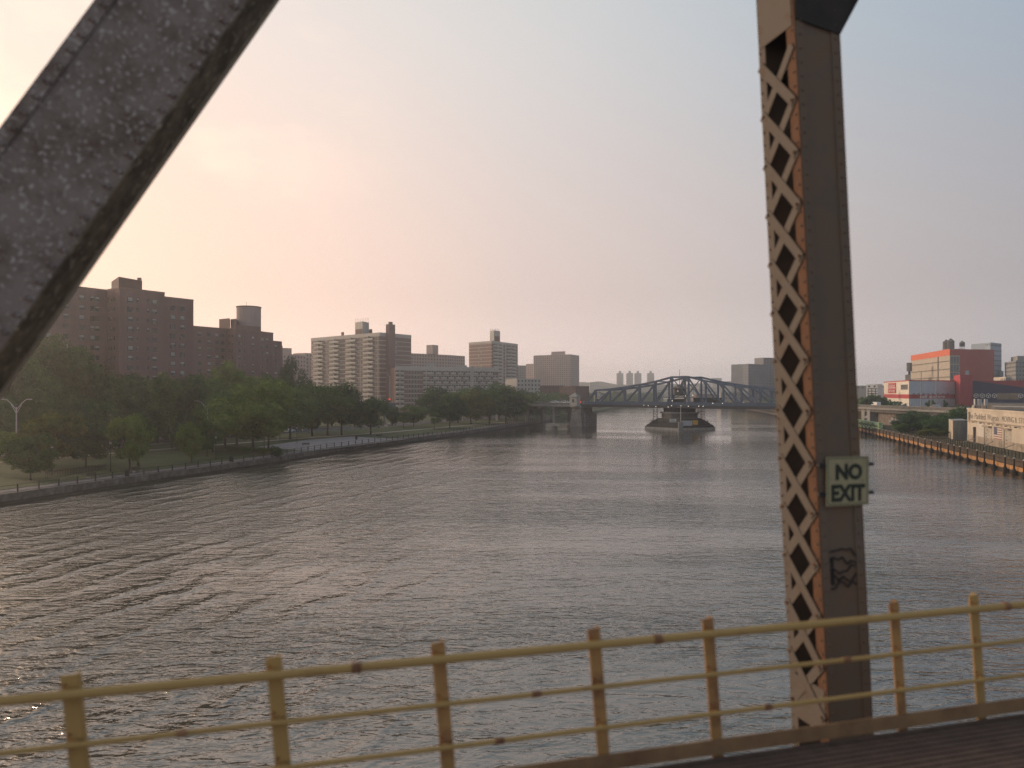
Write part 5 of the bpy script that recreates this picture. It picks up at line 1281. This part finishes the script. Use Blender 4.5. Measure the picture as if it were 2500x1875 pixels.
# railing
rl = thing('walkway_railing', fp(0, 0, 11.9), 'ochre three-bar walkway railing crossing the foreground', 'railing')
S0_, S1_ = -9, 13
for z, r_ in ((12.95, .033), (12.605, .0195), (12.27, .0195)):
    MB().tube(fp(S0_, 0, z), fp(S1_, 0, z), r_, n=14).build('rail', olive, rl)
tp = MB().obox(fp((S0_+S1_)/2, .06, 11.955), (*(fbv*(S1_-S0_)/2), 0), (*(fno*.006), 0), (0, 0, .066)); tp.build('toe_plate', rust('toe_plate_ochre', (.33, .20, .10), (.19, .10, .055), .4, .7, 2.5), rl)
for i, u in enumerate((-360, 160, 665, 1072, 1457, 1738, 2197, 2393, 2580)):
    s = s_at(u); mb = MB(); le = .085; zr = 13.05
    a, b = fp(s, .075, 13.06, le, zr), fp(s, .075, 11.75, le, zr)
    up_ = (*fno, 0)
    mb.bar(a, b, .105, .012, up=up_); 
    a2, b2 = fp(s+.05, .11, 13.06, le, zr), fp(s+.05, .11, 11.75, le, zr); mb.bar(a2, b2, .012, .075, up=up_)
    o = mb.build('post', olive if i in (1, 2, 7, 8) else orust, rl)
    for z in (12.95, 12.605, 12.27):
        q = fp(s, .04, z, le, zr); MB().obox(q, (*(fbv*.03), 0), (*(fno*.035), 0), (0, 0, .012)).build('clip', orust, rl)
# pipe couplings and rust-bled joints on the rails
cm_r = rust('coupling_rust', (.30, .15, .07), (.16, .07, .035), .4, .6, 8)
for z, r_, ss in ((12.95, .040, (-1.2, 1.25, 4.9)), (12.605, .026, (-2.4, .2, 3.1)), (12.27, .026, (-.1, 2.3, 5.4))):
    for s_ in ss: MB().tube(fp(s_-.035, 0, z), fp(s_+.035, 0, z), r_, n=14).build('coupling', cm_r, rl)
for u in (160, 665, 1072, 1457, 1738, 2197, 2393):
    s_ = s_at(u)
    for z in (12.95, 12.605, 12.27):
        for dz in (-.045, .045): MB().tube(fp(s_-.03, .07, z+dz, .085, 13.05), fp(s_-.03, .05, z+dz, .085, 13.05), .012, .010, 6).build('bolt', cm_r, rl)
# walkway planks
wk = thing('walkway', fp(0, -1, 11.8), 'dark brown ribbed plank walkway along the bottom right corner', 'walkway')
for k in range(26):
    o0 = .03-k*.075
    MB().obox(fp(2, o0-.03, 11.86+rnd.uniform(-.003, .003)), (*(fbv*11), 0), (*(fno*.028), 0), (0, 0, .02)).build('plank', plankm, wk)
for s in range(-8, 13, 2):
    MB().obox(fp(s, -.95, 11.78), (*(fbv*.05), 0), (*(fno*1.0), 0), (0, 0, .05)).build('joist', inn, wk)
# laced column
D7 = 7.1
cl = thing('laced_column', fp(3.4, 0, 9, 0, 15, D7), 'tall riveted bridge column with X lacing and dark web plate', 'column')
LE = .0567
def cp(s, out, z): return fp(s, out, z, LE, 15.0, D7)
s1c, s2c, wd_ = 3.365, 3.91, .644; ZB, ZTOP = 10.2, 21.0
def cplate(s0, s1, o0, o1, z0, z1, nm, m_):
    mb = MB(); vs = []
    for z in (z0, z1):
        for s, o in ((s0, o0), (s1, o0), (s1, o1), (s0, o1)): vs.append(cp(s, o, z))
    mb.add(vs, [(0,3,2,1), (4,5,6,7), (0,1,5,4), (1,2,6,5), (2,3,7,6), (3,0,4,7)]); return mb.build(nm, m_, cl)
cplate(s1c, s2c, 0, .015, ZB, ZTOP, 'web_plate', darkw); cplate(s1c, s2c, wd_-.015, wd_, ZB, ZTOP, 'web_plate', darkw)
cplate(s1c, s1c+.10, -.014, 0, ZB, ZTOP, 'flange_angle', darkw); cplate(s2c-.10, s2c, -.014, 0, ZB, ZTOP, 'flange_angle', darkw)
cplate(s1c-.014, s1c, -.014, .13, ZB, ZTOP, 'flange_angle', orfl); cplate(s1c-.014, s1c, wd_-.12, wd_, ZB, ZTOP, 'flange_angle', tanl)
cplate(s2c, s2c+.014, -.014, .13, ZB, ZTOP, 'flange_angle', orfl); cplate(s2c, s2c+.014, wd_-.12, wd_, ZB, ZTOP, 'flange_angle', tanl)
cplate(s1c-.022, s1c-.014, 0.02, wd_-.02, 18.95, ZTOP, 'tie_plate', tanl); cplate(s1c-.022, s1c-.014, 0.02, wd_-.02, 11.25, 11.75, 'tie_plate', tanl)
cplate(s1c-.022, s1c-.014, 0.02, wd_-.02, ZB, 10.9, 'tie_plate', tanl)
def lace(sx, z0, o0, z1, o1, th, nm='lacing_bar'):
    a, b = Vector(cp(sx, o0, z0)), Vector(cp(sx, o1, z1)); d = (b-a).normalized(); nb_ = Vector((fbv.x, fbv.y, 0)); wv_ = d.cross(nb_).normalized()
    MB().obox((a+b)/2, d*((b-a).length/2+.03), wv_*.054, nb_*th/2).build(nm, tanl, cl)
z = 14.52-.56*5
while z < 18.9:
    for sx, off in ((s1c-.022, .0), (s2c+.022, 0)):
        lace(sx-.012, z-.28, .06, z+.28, wd_-.06, .010); lace(sx, z+.28, .06, z-.28, wd_-.06, .010)
    for o in (.06, wd_-.06):
        MB().tube(cp(s1c-.03, o, z-.28), cp(s1c-.055, o, z-.28), .022, .014, 8).build('rivet', orfl, cl)
    z += .56
# rivets on front angles
rv = MB()
z = 10.3
while z < 20:
    for s in (s1c+.05, s2c-.05): rv.tube(cp(s, -.014, z), cp(s, -.03, z), .018, .010, 6)
    for o in (.03, wd_-.03): rv.tube(cp(s1c-.014, o, z+.05), cp(s1c-.03, o, z+.05), .016, .010, 6)
    z += .15
rv.build('rivet_row', darkw, cl)['kind'] = 'stuff'
# knee gusset at the top
mb = MB(); gp = [(s1c+.0, 19.0), (s2c+.0, 18.9), (s2c+.75, 20.6), (s2c+.75, 21.0), (s1c+.1, 21.0)]
vs = [cp(s, -.03, z) for s, z in gp]+[cp(s, -.014, z) for s, z in gp]; n5 = 5
mb.add(vs, [tuple(range(5)), tuple(range(9, 4, -1))]+[(i, 5+i, 5+(i+1) % 5, (i+1) % 5) for i in range(5)]); mb.build('gusset_plate', inn, cl)
mb = MB(); mb.obox(cp(s2c+.05, .32, 19.15), (.35, .1, .62), (*(fno*.3), 0), (.1, .03, -.06)); mb.build('knee_brace', inn, cl)
# graffiti scrawl on the column
mb = MB(); r5 = random.Random(5)
for k in range(5):
    zc = 13.25-k*.09; pts = []
    for i in range(7): pts.append(cp(s1c+.10+i*.055, -.017, zc+r5.uniform(-.05, .05)))
    mb.path(pts, .009, 4)
mb.build('scrawl', iron, cl)
cplate(s1c+.1, s1c+.16, -.004, 0, 12.9, 13.2, 'stain', inn)
# NO EXIT sign
ne = thing('exit_sign', cp(3.5, -.06, 13.7), 'pale green NO EXIT sign strapped to the dark column face', 'sign')
sa, sb_ = s_at(2002, D7-.06)-.0, s_at(2106, D7-.06)
zt_, zb_ = Z(1116, 7.95), Z(1236, 7.95)
fsn = Face((Vector((0, D7))+fbv*(sa+.06)+fno*-.06), (Vector((0, D7))+fbv*(sb_+.06)+fno*-.06))
mb = MB(); fsn.box(mb, 0, fsn.L, zb_, zt_, -.004, .004); mb.build('panel', rust('sign_pale_green', (.37, .32, .19), (.19, .16, .09), .55, .8, 7, .65), ne)
mb = MB()
for z0, z1 in ((zt_-.022, zt_-.012), (zb_+.012, zb_+.022)): fsn.box(mb, .015, fsn.L-.015, z0, z1, .004, .006)
for a0, a1 in ((.015, .025), (fsn.L-.025, fsn.L-.015)): fsn.box(mb, a0, a1, zb_+.012, zt_-.012, .004, .006)
mb.build('border', mat('sign_border', (.10, .11, .07), .6), ne)
lt_ = rust('sign_lettering', (.035, .04, .03), (.12, .125, .08), .55, .8, 14, .7)
text(ne, fsn, .11, zb_+.29, .22, 'NO', lt_, .006, width=fsn.L-.2, ext=.001, bold=.012); text(ne, fsn, .055, zb_+.055, .24, 'EXIT', lt_, .006, width=fsn.L-.11, ext=.001, bold=.012)
for z in (zt_-.09, zb_+.13):
    mb = MB(); fsn.box(mb, -.09, .0, z-.018, z+.018, -.03, .0); mb.build('strap', iron, ne); mb = MB(); fsn.box(mb, fsn.L, fsn.L+.07, z-.018, z+.018, -.03, .0); mb.build('strap', iron, ne)
# inclined truss member upper left
dg = thing('inclined_beam', fp(-4.5, 0, 14, 0, 15, D7), 'wide dark flaking steel beam slanting across the upper left corner', 'beam')
d_s, d_z = -.521, -.853
dvec = Vector((fbv.x*d_s, fbv.y*d_s, d_z)); pv_ = Vector((fbv.x*-d_z*-1, fbv.y*-d_z*-1, 0)); 
# perpendicular in plane pointing up-left
pn = Vector((fbv.x*-.853, fbv.y*-.853, .521))
def dpnt(t, w, out):
    w += .115  # t along from right edge point at top, w perpendicular to upper-left
    b0 = Vector(fp(-2.232, 0, 18.47, 0, 15, D7)); return b0+dvec*t+pn*w+Vector((fno.x, fno.y, 0))*out
def dbox(t0, t1, w0, w1, o0, o1, nm, m_):
    vs = [dpnt(t, w, o) for t in (t0, t1) for w, o in ((w0, o0), (w1, o0), (w1, o1), (w0, o1))]
    mb = MB().add(vs, [(0,3,2,1), (4,5,6,7), (0,1,5,4), (1,2,6,5), (2,3,7,6), (3,0,4,7)]); return mb.build(nm, m_, dg)
edge_lit = rust('beam_edge_skylit', (.42, .34, .25), (.28, .2, .13), .5, .75, 4, .8)  # pale cream paints the sky's light onto the beam's far edge
dbox(-3, 9, .02, .94, 0, .02, 'web_plate', diag); dbox(-3, 9, .02, .94, .55, .57, 'web_plate', diag)
dbox(-3, 9, .0, .02, -.02, .50, 'flange_plate', rust('beam_side_brown', (.20, .15, .10), (.08, .06, .04), .42, .62, 3.5, .9, fl=((.34, .27, .20), 13, .58, .68))); dbox(-3, 9, -.01, .02, .50, .60, 'skylit_edge', edge_lit); dbox(-3, 9, .94, .96, -.02, .59, 'flange_plate', diag)
dbox(-3, 9, .02, .12, -.018, 0, 'flange_angle', diag); dbox(-3, 9, .84, .94, -.018, 0, 'flange_angle', diag)
mb = MB(); t_ = -2.8
while t_ < 8:
    for w in (.055, .09, .87, .905): a = dpnt(t_, w, -.018); b = dpnt(t_, w, -.042); mb.tube(a, b, .026, .013, 8)
    t_ += .16
mb.build('rivet_row', diag, dg)['kind'] = 'stuff'

# ------------------------------------------------------------------ haze
hz = bpy.data.materials.new('haze_volume'); hz.use_nodes = True; n, l = hz.node_tree.nodes, hz.node_tree.links
n.remove(n['Principled BSDF']); pvv = n.new('ShaderNodeVolumePrincipled'); pvv.inputs['Color'].default_value = (.985, .98, .985, 1)
pvv.inputs['Density'].default_value = .00038; pvv.inputs['Anisotropy'].default_value = .72
l.new(pvv.outputs[0], n['Material Output'].inputs['Volume'])
MB().box((-1300, -80, -4), (1700, 2350, 85)).build('haze', hz, kind='stuff')
